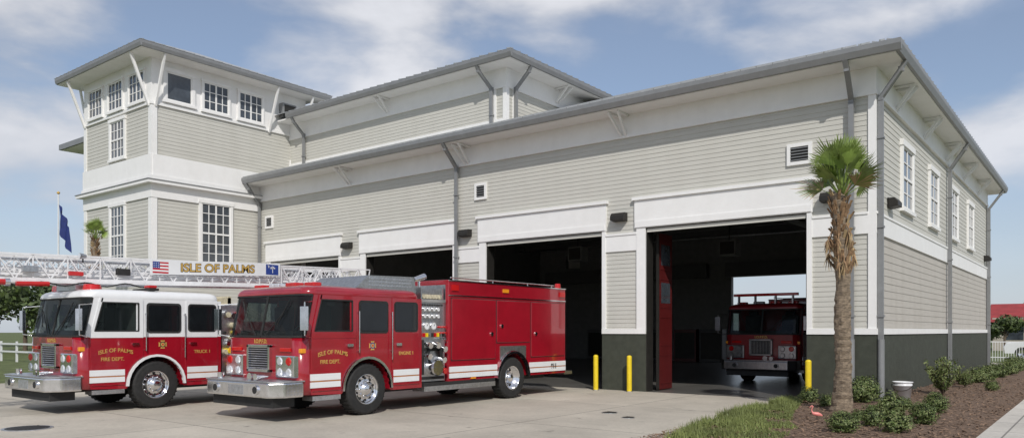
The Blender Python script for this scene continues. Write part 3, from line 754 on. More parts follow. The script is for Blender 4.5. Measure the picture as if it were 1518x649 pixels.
            for bb in((8.25,8.48,2.38,2.50,REDL),(4.3,4.5,2.38,2.50,REDL),(6.0,6.2,2.40,2.48,AMB),(4.9,5.05,.52,.555,AMB)):
                d=MB(K); d.box(X,X+s*.025,*bb); d.done('side_light',root)
        for s in(-1,1):
            b=MB(K); b.cyl((s*.95,8.40,2.60),(s*.95,8.40,2.72),.08,.07,REDL,14); b.done('warning_light',root)
            b=MB(K); b.cyl((s*.98,4.4,2.66),(s*.98,8.2,2.66),.014,mat=CHR,n=8)
            for y in(4.5,5.8,7.1,8.1): b.cyl((s*.98,y,2.6),(s*.98,y,2.66),.012,mat=CHR,n=6)
            b.done('roof_rail',root)
        b=MB(K); b.box(-.7,.7,4.5,8.2,2.6,2.64,BLK); b.done('hose_cover',root)
        b=MB(K); b.box(-1.05,1.05,8.54,8.9,.45,.53,STL); b.box(-.9,.9,8.54,8.56,.53,2.3,STL); b.done('tail_board',root)
        b=MB(K); b.box(-1.02,1.02,4.195,4.21,1.3,2.5,STL); b.done('body_front_plate',root)
    else:
        b=MB(K); pl=[(3.9,.50),(3.9,1.75),(L,1.75),(L,.50),(8.75,.50)]+arch(8.15,wz,.56,0,90,8)+arch(7.0,wz,.56,90,180,8)+[(6.4,.50)]
        b.prism(pl,'x',-1.1,1.1,RED); b.done('body',root,bevel=.02,bsel=lambda e:(e.verts[0].co.z+e.verts[1].co.z)/2>1.2*K)
        b=MB(K); b.box(-1.05,1.05,3.47,3.88,.5,2.1,STL)
        rs=random.Random(5)
        for i in range(26):
            y=rs.uniform(3.5,3.84); z=rs.uniform(.7,2.0); mt=rs.choice([CHR,YEL,REDL,BLK,HOSE,STL,HOSE])
            b.cyl((1.05,y,z),(1.05+rs.uniform(.04,.13),y,z),rs.uniform(.03,.07),mat=mt,n=10)
        for i in range(6): b.cyl((-.9,3.68,2.10+i*.03),(1.0,3.68,2.10+i*.03),.05,mat=HOSE,n=8)
        b.done('pump_panel',root)
        for s in(-1,1):
            for a0,a1 in((4.0,5.1),(5.15,6.3),(8.8,10.1)):
                d=MB(K); d.prism(rrect(a0,a1,.9,1.65,.03),'x',s*1.1,s*1.12,RED); d.done('compartment_door',root,bevel=.008)
        b=MB(K); b.cyl((0,6.6,1.75),(0,6.6,2.2),.7,.6,STL,28); b.box(-.55,-.4,6.2,7.6,2.2,2.75,VWH); b.box(.4,.55,6.2,7.6,2.2,2.75,VWH); b.box(-.7,.9,5.9,6.2,1.75,2.35,STL); b.done('turntable',root)
        def lad(name,y0,y1,zb0,zb1,hgt,wd,th,mat,step=.42,br=.55):
            q=MB(K)
            def Z(y): return zb0+(zb1-zb0)*(y-y0)/(y1-y0)
            for s in(-1,1):
                q.beam((s*wd,y0,Z(y0)),(s*wd,y1,Z(y1)),th,th*1.4,mat); q.beam((s*wd,y0,Z(y0)+hgt),(s*wd,y1,Z(y1)+hgt),th*.8,th*.8,mat)
                y=y0;i=0
                while y<y1-.05:
                    yn=min(y+step,y1)
                    a,b2=(Z(y),Z(yn)+hgt) if i%2==0 else (Z(y)+hgt,Z(yn))
                    q.beam((s*wd,y,a),(s*wd,yn,b2),th*br,th*br,mat)
                    if i%2: q.beam((s*wd,y,Z(y)),(s*wd,y,Z(y)+hgt),th*br,th*br,mat)
                    y=yn;i+=1
            y=y0+.1
            while y<y1: q.cyl((-wd,y,Z(y)),(wd,y,Z(y)),.012,mat=mat,n=6); y+=.3
            return q.done(name,root)
        lad('ladder_section',-1.5,8.2,2.46,2.72,.46,.46,.036,ALU,.30)
        lad('ladder_section',-2.1,7.8,2.54,2.80,.34,.37,.030,ALU,.26)
        lad('ladder_section',-2.7,7.4,2.60,2.86,.25,.28,.026,ALU,.24)
        lad('ladder_section',-3.3,7.0,2.64,2.90,.18,.20,.024,ALU,.22)
        for x in(.475,-.475):
            q=MB(K); q.beam((x,-1.5,2.42),(x,7.9,2.67),.02,.055,ALU); q.done('ladder_rail',root)
        q=MB(K); q.cyl((.56,-1.3,2.40),(.56,-.5,2.42),.055,mat=REDL,n=12); q.cyl((.56,-.5,2.42),(.56,-.42,2.42),.07,mat=CHR,n=12); q.done('water_nozzle',root)
        q=MB(K); q.cyl((.52,-.3,2.40),(.52,.25,2.42),.045,mat=REDL,n=12); q.done('water_nozzle',root)
        q=MB(K); q.cyl((.30,-2.0,2.82),(.30,6,3.02),.025,mat=STL); q.done('water_pipe',root)
        for (x,y,z,rd) in((.52,-1.5,2.80,.09),(.52,-.75,2.86,.07),(.52,.9,2.98,.06),(-.45,-1.2,2.95,.09)):
            q=MB(K); q.cyl((x,y,z),(x+.02,y-.12,z),rd*.7,rd,STL,14); q.cyl((x+.02,y-.12,z),(x+.02,y-.13,z),rd*.9,mat=LENS,n=14); q.beam((x,y-.05,z-.12),(x,y-.05,z),.02,.02,BLK); q.done('flood_light',root)
        for (y,z,hh,mt) in((-1.15,2.55,.16,BLK),(-.2,2.62,.12,STL),(1.5,2.66,.13,BLK),(.6,2.6,.08,REDL)):
            q=MB(K); q.box(.44,.54,y,y+.26,z,z+hh,mt); q.done('control_box',root,bevel=.01)
        q=MB(K)
        for i in range(30):
            q.cyl((.49,-1.2+i*.11,2.39+.012*i*.11*2-.035*math.sin(i*.9)),(.49,-1.09+i*.11,2.39+.012*i*.11*2-.035*math.sin((i+1)*.9)),.014,mat=BLK,n=6)
        q.done('cable',root)
        q=MB(K); q.box(-.42,.42,.75,1.0,2.33,2.44,STL); q.done('ladder_cradle',root)
        y0,y1=2.17,5.32; zb=lambda y:2.71+(y-2.2)*.045
        q=MB(K); h=.30
        q.add([(.52,y0,zb(y0)),(.52,y1,zb(y1)),(.52,y1,zb(y1)+h),(.52,y0,zb(y0)+h),(.50,y0,zb(y0)),(.50,y1,zb(y1)),(.50,y1,zb(y1)+h),(.50,y0,zb(y0)+h)],[(0,1,2,3),(7,6,5,4),(0,4,5,1),(1,5,6,2),(2,6,7,3),(3,7,4,0)],VWH)
        sb=q.done('name_board',root)
        ym=(y0+y1)/2-.02
        tt=text('ISLE OF PALMS',.25,BLK,(.5205,ym,zb(ym)+h/2-.005),'X',root,K,bold=.012,sx=1.12)
        t2=text('ISLE OF PALMS',.25,GLD,(.5245,ym,zb(ym)+h/2-.005),'X',root,K,bold=.003,sx=1.12)
        for t_ in(tt,t2):
            for v in t_.data.vertices: v.co.y+=v.co.x*.045
        q=MB(K); fy=y0+.05; fz=zb(fy)+.035
        for i in range(7): q.box(.521,.524,fy,fy+.34,fz+i*.034,fz+(i+1)*.034,FRED if i%2==0 else VWH)
        q.box(.5245,.527,fy,fy+.15,fz+.102,fz+.238,RBLU)
        for i in range(3):
            for j in range(3): q.box(.5275,.528,fy+.02+i*.045,fy+.035+i*.045,fz+.115+j*.04,fz+.13+j*.04,VWH)
        q.done('flag_decal',root)
        q=MB(K); fy=y1-.39; fz=zb(fy)+.035
        q.box(.521,.524,fy,fy+.34,fz,fz+.24,RBLU)
        q.beam((.526,fy+.18,fz+.04),(.526,fy+.18,fz+.15),.004,.014,VWH)
        for a in(20,60,100,140,180,0): q.beam((.526,fy+.18,fz+.15),(.526,fy+.18+.07*math.cos(math.radians(a)),fz+.15+.055*math.sin(math.radians(a))),.004,.014,VWH)
        q.add([(.526,fy+.06+.03*math.cos(t*.3),fz+.19+.03*math.sin(t*.3)) for t in range(-5,8)]+[(.526,fy+.05+.02*math.cos(t*.3),fz+.19+.02*math.sin(t*.3)) for t in range(7,-6,-1)],[list(range(26))],VWH)
        q.done('flag_decal',root)
    if style!='older':
        X=hw+.0185
        text('ISLE OF PALMS',.104,GLD,(X,1.20,1.17),'X',root,K,arc=.40,bold=.001,sx=.98)
        text('FIRE DEPT.',.096,GLD,(X,1.14,1.00),'X',root,K,bold=.001,sx=.98)
        text('ENGINE 1' if style=='engine' else 'TRUCK 1',.092,GLD,(X,2.98,1.11),'X',root,K,bold=.001)
        e=MB(K); cy,cz=2.13,1.27; X=hw
        for a in(0,90,180,270):
            q=math.radians(a)
            pts=[(cy+.03*math.cos(q+.8),cz+.03*math.sin(q+.8)),(cy+.095*math.cos(q+.5),cz+.095*math.sin(q+.5)),(cy+.080*math.cos(q),cz+.080*math.sin(q)),(cy+.095*math.cos(q-.5),cz+.095*math.sin(q-.5)),(cy+.03*math.cos(q-.8),cz+.03*math.sin(q-.8))]
            e.prism(pts,'x',X+.002,X+.006,GLD)
        e.cyl((X+.001,cy,cz),(X+.009,cy,cz),.058,mat=RBLU if style=='engine' else GRN,n=18); e.cyl((X+.009,cy,cz),(X+.011,cy,cz),.040,mat=GLD,n=14); e.cyl((X+.011,cy,cz),(X+.012,cy,cz),.02,mat=FRED,n=10)
        e.done('emblem',root)
        if style=='engine': text('911',.16,BLK,(1.128,7.98,.68),'X',root,K,bold=.006)
    else:
        sw={RED:RED2,CHR:DCHR,STL:DCHR,LENS:DCHR}  # darker material copies paint the bay's shade onto the parked engine
        for o_ in [q for c0 in root.children for q in [c0]+list(c0.children)]:
            for i,mt in enumerate(o_.data.materials):
                if mt in sw: o_.data.materials[i]=sw[mt]
    return root
truck('fire_engine','red pumper fire engine with chrome bumper parked on the concrete apron',(-9.29,-11.69,.01),'engine')
truck('ladder_truck','red and white ladder truck with aerial ladder parked on apron',(-14.3,-13.74,.01),'ladder')
truck('fire_engine','older red fire engine parked inside the dark open bay',(-4.74,4.7,.015),'older')

# ------------------------------------------------ bollards
def bollard(x,y):
    r=empty('bollard',(x,y,.006),'yellow steel safety bollard beside a bay door opening','bollard',group='yellow bollards at the bay doors')
    b=MB(); b.cyl((0,0,0),(0,0,1.03),.075,mat=YEL,n=20); b.lathe((0,0,1.03),(0,0,1),[(.075,0),(.065,.025),(.04,.042),(.0001,.05)],YEL,20); b.done('post',r)
    b=MB(); b.cyl((0,0,-.002),(0,0,.02),.11,mat=STL,n=20); b.done('base_collar',r)
for p in((-7.76,-.45),(-6.66,-.35),(-1.42,-.55),(-14.0,-.45),(-12.6,-.45)): bollard(*p)

# ------------------------------------------------ plants
def leaf(mb,p,size,mat,n=None,asp=.55):
    n=n or Vector((U(-1,1),U(-1,1),U(-.3,1))).normalized()
    a=n.orthogonal().normalized(); q=Matrix.Rotation(U(0,6.28),3,n); a=q@a; b=n.cross(a)
    p=Vector(p); mb.poly([tuple(p-a*size),tuple(p+b*size*asp),tuple(p+a*size),tuple(p-b*size*asp)],mat)
def blob(mb,c,rad,n,size,mats,core=True,fill=.35,lump=1.):
    ph=U(0,6)
    for i in range(n):
        d=Vector((random.gauss(0,1),random.gauss(0,1),random.gauss(0,1))).normalized()
        r=(fill+(1-fill)*R()**.5)*(1+lump*(.12*math.sin(d.x*7+d.y*5+ph)+.10*math.sin(d.z*9+d.x*4+ph)))
        p=(c[0]+d.x*rad[0]*r,c[1]+d.y*rad[1]*r,c[2]+d.z*rad[2]*r)
        if p[2]<.02: continue
        nn=(d+Vector((U(-.7,.7),U(-.7,.7),U(-.3,.9)))).normalized()
        leaf(mb,p,size*U(.6,1.3),random.choice(mats),nn)
def shrub_proto(h,mats,n,size,wisp=False,lump=1.):
    b=MB()
    if wisp:
        for i in range(26):
            a=U(0,6.28); l=U(.6,1.)*h; t=U(.1,.55)
            e=(math.cos(a)*t*h,math.sin(a)*t*h,l)
            b.cyl((0,0,0),e,.012,.004,BRK,5)
            for k in range(int(n/26)):
                s=U(.25,1.05); p=Vector(e)*s+Vector((U(-.07,.07),U(-.07,.07),U(-.05,.05))); leaf(b,p,size*U(.6,1.2),random.choice(mats))
    else:
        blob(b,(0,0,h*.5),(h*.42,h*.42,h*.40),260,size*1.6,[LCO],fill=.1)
        blob(b,(0,0,h*.5),(h*.56,h*.56,h*.52),n,size,mats,lump=lump)
    return b
SH=[(-.1,-.62,.62),(-1.19,-1.25,.38),(-.53,-2.16,.32),(1.67,-2.02,.42),(1.05,-1.8,.28),(1.1,-3.42,.44),(1.85,-4.47,.40),(1.2,-5.48,.36),(1.71,-6.12,.42),(1.0,-6.68,.42),(.89,8.04,.5),(1.14,9.37,.6),(1.22,11.2,.55),(1.29,13.2,.62),(1.45,15.4,.6),(1.4,17.5,.7),(1.4,19.5,.65),(1.9,5.6,.3),(.55,-2.6,.18),(.75,-4.6,.25)]
protos=[]
for i in range(3):
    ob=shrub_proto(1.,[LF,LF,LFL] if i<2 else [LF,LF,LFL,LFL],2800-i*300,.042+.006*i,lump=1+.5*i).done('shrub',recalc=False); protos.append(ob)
for i,(x,y,h) in enumerate(SH):
    pr=protos[i%3]
    ob=pr if i<3 else pr.copy()
    if i>=3: COL.objects.link(ob)
    ob.location=(x,y,.06); ob.scale=(h*U(.95,1.3),h*U(.95,1.3),h*U(.85,1.1)); ob.rotation_euler=(0,0,U(0,6))
    tag(ob,'small rounded green shrub growing in the mulch bed','shrub','shrubs in the mulch bed')
ob=shrub_proto(1.,[LFL,LFL,LF],2000,.04,True).done('shrub',recalc=False,label='taller loose pale green bush beside the station wall',cat='bush'); ob.location=(1.0,3.3,.06); ob.scale=(.9,.9,1.0)
ob=shrub_proto(1.,[LFL,LF],1200,.04,True).done('shrub',recalc=False,label='loose green bush beside the station wall',cat='bush'); ob.location=(1.1,6.6,.06); ob.scale=(.55,.55,.6)
b=MB()
for i in range(17000):
    y=U(-9.6,-1.2); t=R()
    le=-1.72 if y>-4.5 else -1.72+.75*((-4.5-y)/4.7)**1.5
    wd=.35+1.35*min(1,(-1.2-y)/5.5)
    x=le+wd*t
    if math.sin(x*5+y*2.1)+math.sin(y*3.7-x*2)<-1.1: continue
    a=U(0,6.28); h=U(.07,.24)*(1-.45*t); w=U(.006,.014); lx,ly=U(-.07,.07),U(-.07,.07)
    z=.05
    b.poly([(x-w*math.cos(a),y-w*math.sin(a),z),(x+w*math.cos(a),y+w*math.sin(a),z),(x+lx,y+ly,z+h)],GRS)
    if R()<.5: leaf(b,(x+U(-.03,.03),y+U(-.03,.03),z+h*.5),U(.015,.035),random.choice([LF,LFL,GRS]))
b.done('ground_cover',recalc=False,kind='stuff',label='low green ground cover along the apron edge',cat='ground cover')
# palms
def palm(loc,h,cr,label,nf=26,dead=8,seed=1,tr=.2):
    rs=random.Random(seed)
    root=empty('palm_tree',loc,label,'palm tree',group='young palm trees at the station')
    t=MB(); n=18; rings=60; P=[];F=[]
    def wob(f): return (.05*math.sin(f*4)+.02*math.sin(f*11))
    for k in range(rings+1):
        f=k/rings; z=h*f; r=tr*(1.02-.18*f+.45*math.exp(-f*16)+.05*math.sin(f*19))*(1+.07*(k%2))
        for i in range(n):
            q=2*math.pi*i/n; rr_=r*(1+rs.uniform(-.10,.10)); P.append((rr_*math.cos(q)+wob(f),rr_*math.sin(q),z))
    for k in range(rings):
        for i in range(n): j=(i+1)%n; F.append((k*n+i,k*n+j,(k+1)*n+j,(k+1)*n+i))
    t.add(P,F,TRK,False); t.done('trunk',root,recalc=False)
    bt=MB()
    for k in range(120):
        f=rs.uniform(.62,.99); z=h*f; a=k*2.4; r=tr*.8; c,s=math.cos(a),math.sin(a); l=rs.uniform(.10,.28)*(cr/.85)
        bt.beam((r*c+wob(f),r*s,z),((r+.10*rs.uniform(.4,1.6))*c+wob(f),(r+.08)*s,z+l),.06,.02,BOOT if rs.random()<.75 else PLMD,up=(c,s,.3))
    for k in range(dead):
        a=rs.uniform(0,6.28); z=h*rs.uniform(.72,.97); c,s=math.cos(a),math.sin(a)
        p=Vector((tr*c,tr*s,z)); q=p+Vector((.10*c,.10*s,-rs.uniform(.1,.30)))
        bt.beam(p,q,.02,.015,BOOT)
        for m_ in range(14):
            e=q+Vector((rs.uniform(-.10,.10),rs.uniform(-.10,.10),-rs.uniform(.10,.42))); w=.014
            bt.poly([tuple(q+Vector((w,w,0))),tuple(q+Vector((-w,-w,0))),tuple(e)],PLMD if rs.random()<.5 else BOOT)
    bt.done('leaf_boots',root,recalc=False)
    cw=MB(); base=Vector((.02,0,h))
    for k in range(nf):
        f=k/(nf-1)
        a=k*2.39996+rs.uniform(-.3,.3); el=math.radians(88-f*72+rs.uniform(-6,6))
        d=Vector((math.cos(a)*math.cos(el),math.sin(a)*math.cos(el),math.sin(el)))
        pl=cr*rs.uniform(.48,.70)*(1.30-.52*f); hub=base+d*pl
        cw.beam(base-Vector((0,0,.1)),hub,.024,.014,PLM)
        side=d.cross(Vector((0,0,1)))
        if side.length<.1: side=Vector((1,0,0))
        side.normalize(); up=side.cross(d).normalized()
        roll=Matrix.Rotation(rs.uniform(-1.1,1.1),3,d); side=roll@side; up=roll@up
        nl=23; fr=cr*rs.uniform(.55,.76); sp=rs.uniform(55,82)
        for i in range(nl):
            an=math.radians(-sp+2*sp*i/(nl-1)); 
            dir_=(d*math.cos(an)+side*math.sin(an)).normalized(); L_=fr*(.62+.38*math.cos(an))*rs.uniform(.82,1.1)
            wv=dir_.cross(up).normalized()*(.017*cr/.85)
            dr=.012*cr*rs.uniform(.0,1.6)
            m1=hub+dir_*L_*.55+up*.02; m2=hub+dir_*L_*.82-Vector((0,0,dr*.4)); m3=hub+dir_*L_-Vector((0,0,dr*2))
            mt=PLM if not(k>nf-3 and rs.random()<.4) else PLMD
            cw.poly([tuple(hub-wv*.3),tuple(hub+wv*.3),tuple(m1+wv),tuple(m1-wv)],mt)
            cw.poly([tuple(m1-wv),tuple(m1+wv),tuple(m2+wv*.6),tuple(m2-wv*.6)],mt)
            cw.poly([tuple(m2-wv*.6),tuple(m2+wv*.6),tuple(m3)],mt)
    cw.done('crown',root,recalc=False)
palm((.04,-3.13,.05),4.70,.90,'young fan palm with shaggy trunk in the mulch bed',27,12,3,.165)
palm((-26.7,-6.8,0),5.45,.55,'small fan palm standing in front of the tower',20,4,8,.13)
# trees
def tree(loc,h,w,label,n=3200,seed=0,grp='background trees'):
    random.seed(seed)
    root=empty('tree',loc,label,'tree',group=grp)
    t=MB(); t.cyl((0,0,0),(0,0,h*.5),.05*h*.6,.03*h*.6,BRK,10)
    cs=[]
    for i in range(9):
        a=i*2.4; r=w*U(.15,.42); z=h*U(.40,.85); e=(math.cos(a)*r,math.sin(a)*r,z); t.cyl((0,0,h*U(.25,.45)),e,.012*h,.004*h,BRK,6); cs.append(e)
    t.done('trunk',root)
    c=MB()
    for e in cs:
        s=U(.18,.30)*w; blob(c,e,(s,s,s*.75),n//9,.085*h*.33+.05,[LF2,LF2,LF],fill=.2)
    c.done('crown',root,recalc=False)
tl=[(-62,5,6.2,7),(-68,-1,5.5,7),(-75,8,7,8),(-70,15,7.5,9),(-82,0,6.5,9),(-86,-12,6,8),(-58,12,5,6),(-95,10,8,10),(-90,-22,7,9),(-78,-14,5,7),(-66,22,8,9),(-100,-6,7,10),(-60,-6,5,6),(-66,-10,5.5,7)]
for i,(x,y,h,w) in enumerate(tl): tree((x,y,0),h,w,'leafy green tree beyond the station lawn',2600,20+i)
for i,(x,y,h,w) in enumerate([(-10,88,4.5,7),(-3,96,5.2,8),(-16,84,4.2,6),(5,104,6,9),(-22,90,4.6,7),(-5,100,5,8),(-2.4,56,3.6,3)]): tree((x,y,0),h,w,'leafy green tree behind the rear drive',2200,60+i)
tree((-24.3,-14.2,0),3.3,2.0,'slender young tree on the lawn edge',900,90)
random.seed(11)
for i,(x,y) in enumerate([(-27.5,-13.2),(-28.8,-12.0),(-29.6,-10.6),(-30.8,-13.5),(-33,-11)]):
    ob=protos[i%3].copy(); COL.objects.link(ob); ob.location=(x,y,0); ob.scale=(1.1,1.1,.9); ob.rotation_euler=(0,0,i); tag(ob,'rounded green shrub on the lawn by the apron','shrub','shrubs in the mulch bed')
# flag pole
fp=empty('flagpole',(-44.1,-1.3,0),'tall white flagpole with a limp dark blue flag','flagpole')
b=MB(); b.cyl((0,0,0),(0,0,9.8),.07,.04,VWH,12); b.lathe((0,0,9.8),(0,0,1),[(.0001,0),(.09,.06),(.09,.12),(.0001,.2)],GLD,12); b.done('pole',fp)
b=MB(); P=[];F=[]; nu,nv=10,8
for j in range(nv+1):
    for i in range(nu+1):
        u=i/nu; v=j/nv
        P.append((.08+u*.62+.05*math.sin(u*14),.55*u*.6+.10*math.sin(u*12+v*2),9.2-v*1.5-u*1.35))
for j in range(nv):
    for i in range(nu): a=j*(nu+1)+i; F.append((a,a+1,a+nu+2,a+nu+1))
b.add(P,F,BLU,True); b.done('flag',fp,recalc=False)
# bucket
bk=empty('bucket',(.45,.95,.075),'white plastic bucket standing by the wall downspout','bucket')
bk.scale=(1.2,1.2,1.15)
b=MB(); b.lathe((0,0,0),(0,0,1),[(.0001,0),(.155,0),(.18,.30),(.20,.305),(.20,.33),(.185,.335),(.19,.37),(.205,.375),(.205,.395),(.185,.395),(.16,.02),(.0001,.02)],VWH,24); b.done('pail',bk)
b=MB()
for i in range(12): 
    a=math.pi*i/12;c=math.pi*(i+1)/12; b.cyl((.205*math.cos(a),-.22*math.sin(a),.34-.14*math.sin(a)),(.205*math.cos(c),-.22*math.sin(c),.34-.14*math.sin(c)),.007,mat=DRK,n=6)
b.done('handle',bk)
# flamingo ornament
fl=empty('flamingo_ornament',(.17,-5.4,.07),'pink plastic flamingo lawn ornament in the mulch','garden ornament',rz=.5)
fl.scale=(.8,.8,.9)
def skin(name,verts,edges,radii,mat,parent,sub=2):
    me=bpy.data.meshes.new(name); me.from_pydata(verts,edges,[]); ob=bpy.data.objects.new(name,me); COL.objects.link(ob)
    sk=ob.modifiers.new('s','SKIN'); 
    for i,r_ in enumerate(radii): me.skin_vertices[0].data[i].radius=(r_,r_)
    me.skin_vertices[0].data[0].use_root=True
    s=ob.modifiers.new('u','SUBSURF'); s.levels=sub; s.render_levels=sub
    bpy.context.view_layer.update()
    m2=bpy.data.meshes.new_from_object(ob.evaluated_get(bpy.context.evaluated_depsgraph_get())); ob.modifiers.clear(); ob.data=m2
    m2.materials.clear(); m2.materials.append(mat)
    for p in m2.polygons: p.use_smooth=True
    ob.parent=parent; return ob
skin('body',[(0,0,.17),(.06,0,.18),(.12,0,.165),(.17,0,.14),(-.05,0,.20),(-.08,0,.25),(-.07,0,.30),(-.04,0,.335),(-.07,0,.35),(-.10,0,.34),(-.125,0,.31)],[(0,1),(1,2),(2,3),(0,4),(4,5),(5,6),(6,7),(7,8),(8,9),(9,10)],[.045,.05,.034,.012,.026,.014,.012,.012,.018,.012,.007],PNK,fl)
for q_ in((.03,.02),(.05,-.02)):
    b=MB(); b.cyl((q_[0],q_[1],0),(q_[0],q_[1],.14),.006,mat=DRK,n=6); b.done('leg',fl)
# manholes
def cover(x,y,r,label):
    b=MB(); b.cyl((x,y,.004),(x,y,.018),r,mat=STL,n=28); b.cyl((x,y,.018),(x,y,.022),r*.86,mat=DRK,n=28)
    for i in range(-4,5): b.box(x-r*.6,x+r*.6,y+i*r*.15,y+i*r*.15+.02,.022,.027,DRK)
    b.done('manhole_cover',label=label,cat='manhole cover',group='metal covers in the apron')
cover(-11.2,-14.77,.42,'round iron manhole cover set in the concrete apron'); cover(-4.1,-5.8,.18,'small round metal cover in the concrete apron'); cover(-3.3,-6.4,.14,'small round metal cover in the concrete apron')
# fence right rear
fe=empty('fence',(0,0,0),'white metal picket fence behind the station yard','fence')
b=MB()
b.box(-6,16,32,32.04,.25,.3,VWH); b.box(-6,16,32,32.04,1.15,1.2,VWH)
x=-6
while x<16: b.box(x,x+.025,32.005,32.03,.05,1.2,VWH); x+=.13
b.done('picket_panel',fe)
x=-6
while x<16.1:
    b=MB(); b.box(x-.05,x+.05,31.97,32.07,0,1.35,VWH); b.done('fence_post',fe); x+=2.4
fe=empty('fence',(0,0,0),'low white rail fence beyond the lawn','fence')
for z in(.55,1.0):
    b=MB(); b.box(-60,-34,-3.03,-3,z,z+.1,VWH); b.done('fence_rail',fe)
x=-60
while x<-34:
    b=MB(); b.box(x-.05,x+.05,-3.0,-2.9,0,1.2,VWH); b.done('fence_post',fe); x+=2.4
# red roof building
rb=empty('red_roof_building',(-3.9,0,0),'low pale building with a faded red roof','building')
RR=mk('red_roof',(.30,.035,.035),.7,var=.25,scale=1.2)
b=MB(); b.box(0,16,62,72,0,3.0,mk('stucco_pale',(.42,.38,.32),.8,var=.1)); b.done('wall',rb)
b=MB(); b.prism([(61.2,2.6),(67,4.4),(72.8,2.6)],'x',-.6,16.8,RR); b.done('roof',rb)
for x in(1.0,3.5,6.5,9.5):
    b=MB(); b.box(x,x+1.4,61.96,61.99,1,2.2,GLS); b.done('shop_window',rb)
# car behind the fence
sv=empty('parked_car',(1.6,39.5,0),'white estate car parked beyond the fence','car')
b=MB(); pl=[(-2.4,.35),(-2.45,.8),(-2.3,1.05),(-1.1,1.15),(-.5,1.72),(1.9,1.76),(2.3,1.2),(2.4,.9),(2.4,.35)]+[(1.9,.35)]+arch(1.45,.36,.42,5,175,8)+[(-1.0,.35)]+arch(-1.45,.36,.42,5,175,8)+[(-1.9,.35)]
b.prism(pl,'y',-.9,.9,VWH); b.done('body',sv,bevel=.05,seg=3,bsel=lambda e:(e.verts[0].co.z+e.verts[1].co.z)/2>.85)
for s in(-1,1):
    b=MB(); b.prism([(-.95,1.17),(-.45,1.62),(.35,1.64),(.35,1.17)],'y',s*.895,s*.905,TGL); b.done('window',sv)
    b=MB(); b.prism([(.42,1.17),(.42,1.64),(1.8,1.66),(2.05,1.2)],'y',s*.895,s*.905,TGL); b.done('window',sv)
    for x in(-1.45,1.45):
        b=MB(); b.lathe((x,s*.82,.36),(0,s,0),[(.0001,.09),(.2,.08),(.22,.1)],CHR,20); b.lathe((x,s*.82,.36),(0,s,0),[(.22,.1),(.35,.09),(.36,0),(.35,-.1),(.1,-.1)],BLK,24); b.done('wheel',sv)
b=MB(); b.prism([(-1.14,1.17),(-.53,1.70),(-.52,1.70),(-1.12,1.16)],'y',-.75,.75,TGL); b.done('windshield',sv)

# ------------------------------------------------ world
w=bpy.data.worlds.new('World'); scene.world=w; w.use_nodes=True; nt=w.node_tree; N=nt.nodes; L=nt.links
N.clear()
S=Vector((.70,-.71,0)).normalized(); el=math.radians(40)
sky=N.new('ShaderNodeTexSky'); sky.sky_type='NISHITA'; sky.sun_disc=False; sky.sun_elevation=el; sky.sun_rotation=math.atan2(S.x,S.y)
sky.air_density=1.0; sky.dust_density=.6; sky.ozone_density=3.0
tc=N.new('ShaderNodeTexCoord'); sx=N.new('ShaderNodeSeparateXYZ'); L.new(tc.outputs['Generated'],sx.inputs[0])
def math_(op,a,b=None):
    n=N.new('ShaderNodeMath'); n.operation=op
    for i,v in enumerate((a,b)):
        if v is None: continue
        if isinstance(v,(int,float)): n.inputs[i].default_value=v
        else: L.new(v,n.inputs[i])
    return n.outputs[0]
def cloudn(scale,loc,sc,det,dist=.15):
    n1=N.new('ShaderNodeTexNoise'); n1.inputs['Scale'].default_value=scale; n1.inputs['Detail'].default_value=det; n1.inputs['Roughness'].default_value=.50; n1.inputs['Distortion'].default_value=dist
    mp=N.new('ShaderNodeMapping'); mp.inputs['Location'].default_value=loc; mp.inputs['Scale'].default_value=sc
    L.new(tc.outputs['Generated'],mp.inputs[0]); L.new(mp.outputs[0],n1.inputs['Vector']); return n1.outputs['Fac']
a_=cloudn(4.2,(2.4,5.9,1.3),(1,1,2.3),10)
b_2=cloudn(1.9,(7.1,3.7,.4),(1,1,2.0),2)
f_=math_('ADD',math_('MULTIPLY',a_,.70),math_('MULTIPLY',b_2,.30))
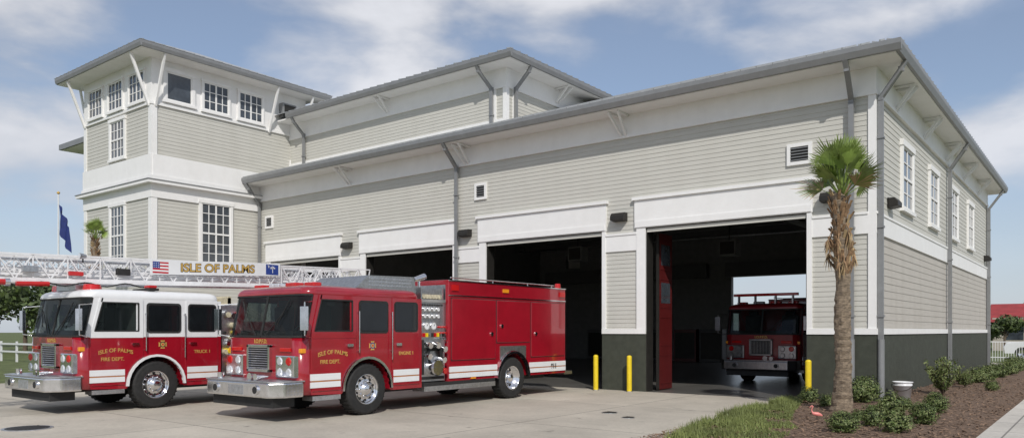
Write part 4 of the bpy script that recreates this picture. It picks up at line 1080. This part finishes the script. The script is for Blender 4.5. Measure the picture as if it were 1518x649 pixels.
mr=N.new('ShaderNodeMapRange'); mr.interpolation_type='SMOOTHSTEP'; mr.inputs[1].default_value=.42; mr.inputs[2].default_value=.60; mr.inputs[3].default_value=.24; mr.inputs[4].default_value=.95
L.new(f_,mr.inputs[0])
cr=N.new('ShaderNodeMapRange'); cr.inputs[1].default_value=.42; cr.inputs[2].default_value=.66; cr.inputs[3].default_value=4.6; cr.inputs[4].default_value=6.9; L.new(a_,cr.inputs[0])
cc=N.new('ShaderNodeCombineXYZ'); L.new(cr.outputs[0],cc.inputs[0]); L.new(math_('MULTIPLY',cr.outputs[0],1.015),cc.inputs[1]); L.new(math_('MULTIPLY',cr.outputs[0],1.075),cc.inputs[2])
mx=N.new('ShaderNodeMixRGB'); L.new(mr.outputs[0],mx.inputs[0]); L.new(sky.outputs[0],mx.inputs[1]); L.new(cc.outputs[0],mx.inputs[2])
hz_=N.new('ShaderNodeMapRange'); hz_.interpolation_type='SMOOTHSTEP'; hz_.inputs[1].default_value=.0; hz_.inputs[2].default_value=.28; hz_.inputs[3].default_value=.7; hz_.inputs[4].default_value=0.; L.new(sx.outputs[2],hz_.inputs[0])
mx2=N.new('ShaderNodeMixRGB'); L.new(hz_.outputs[0],mx2.inputs[0]); L.new(mx.outputs[0],mx2.inputs[1]); mx2.inputs[2].default_value=(4.5,5.0,5.9,1)
bg=N.new('ShaderNodeBackground'); bg.inputs[1].default_value=.115; L.new(mx2.outputs[0],bg.inputs[0])
out=N.new('ShaderNodeOutputWorld'); L.new(bg.outputs[0],out.inputs[0])
sun=bpy.data.lights.new('sun','SUN'); sun.energy=3.0; sun.angle=math.radians(.6); sun.color=(1,.955,.89)
so=bpy.data.objects.new('sun',sun); COL.objects.link(so)
D=Vector((S.x*math.cos(el),S.y*math.cos(el),math.sin(el)))
so.rotation_euler=(-D).to_track_quat('-Z','Y').to_euler(); so.location=D*50
# camera
cam=bpy.data.cameras.new('camera'); co=bpy.data.objects.new('camera',cam); COL.objects.link(co)
co.location=(4.59,-20.45,1.81); co.rotation_euler=(math.pi/2,0,math.radians(37.93))
cam.sensor_width=36; cam.lens=1137/1518*36; cam.shift_y=165.5/1518; cam.clip_end=3000
scene.camera=co
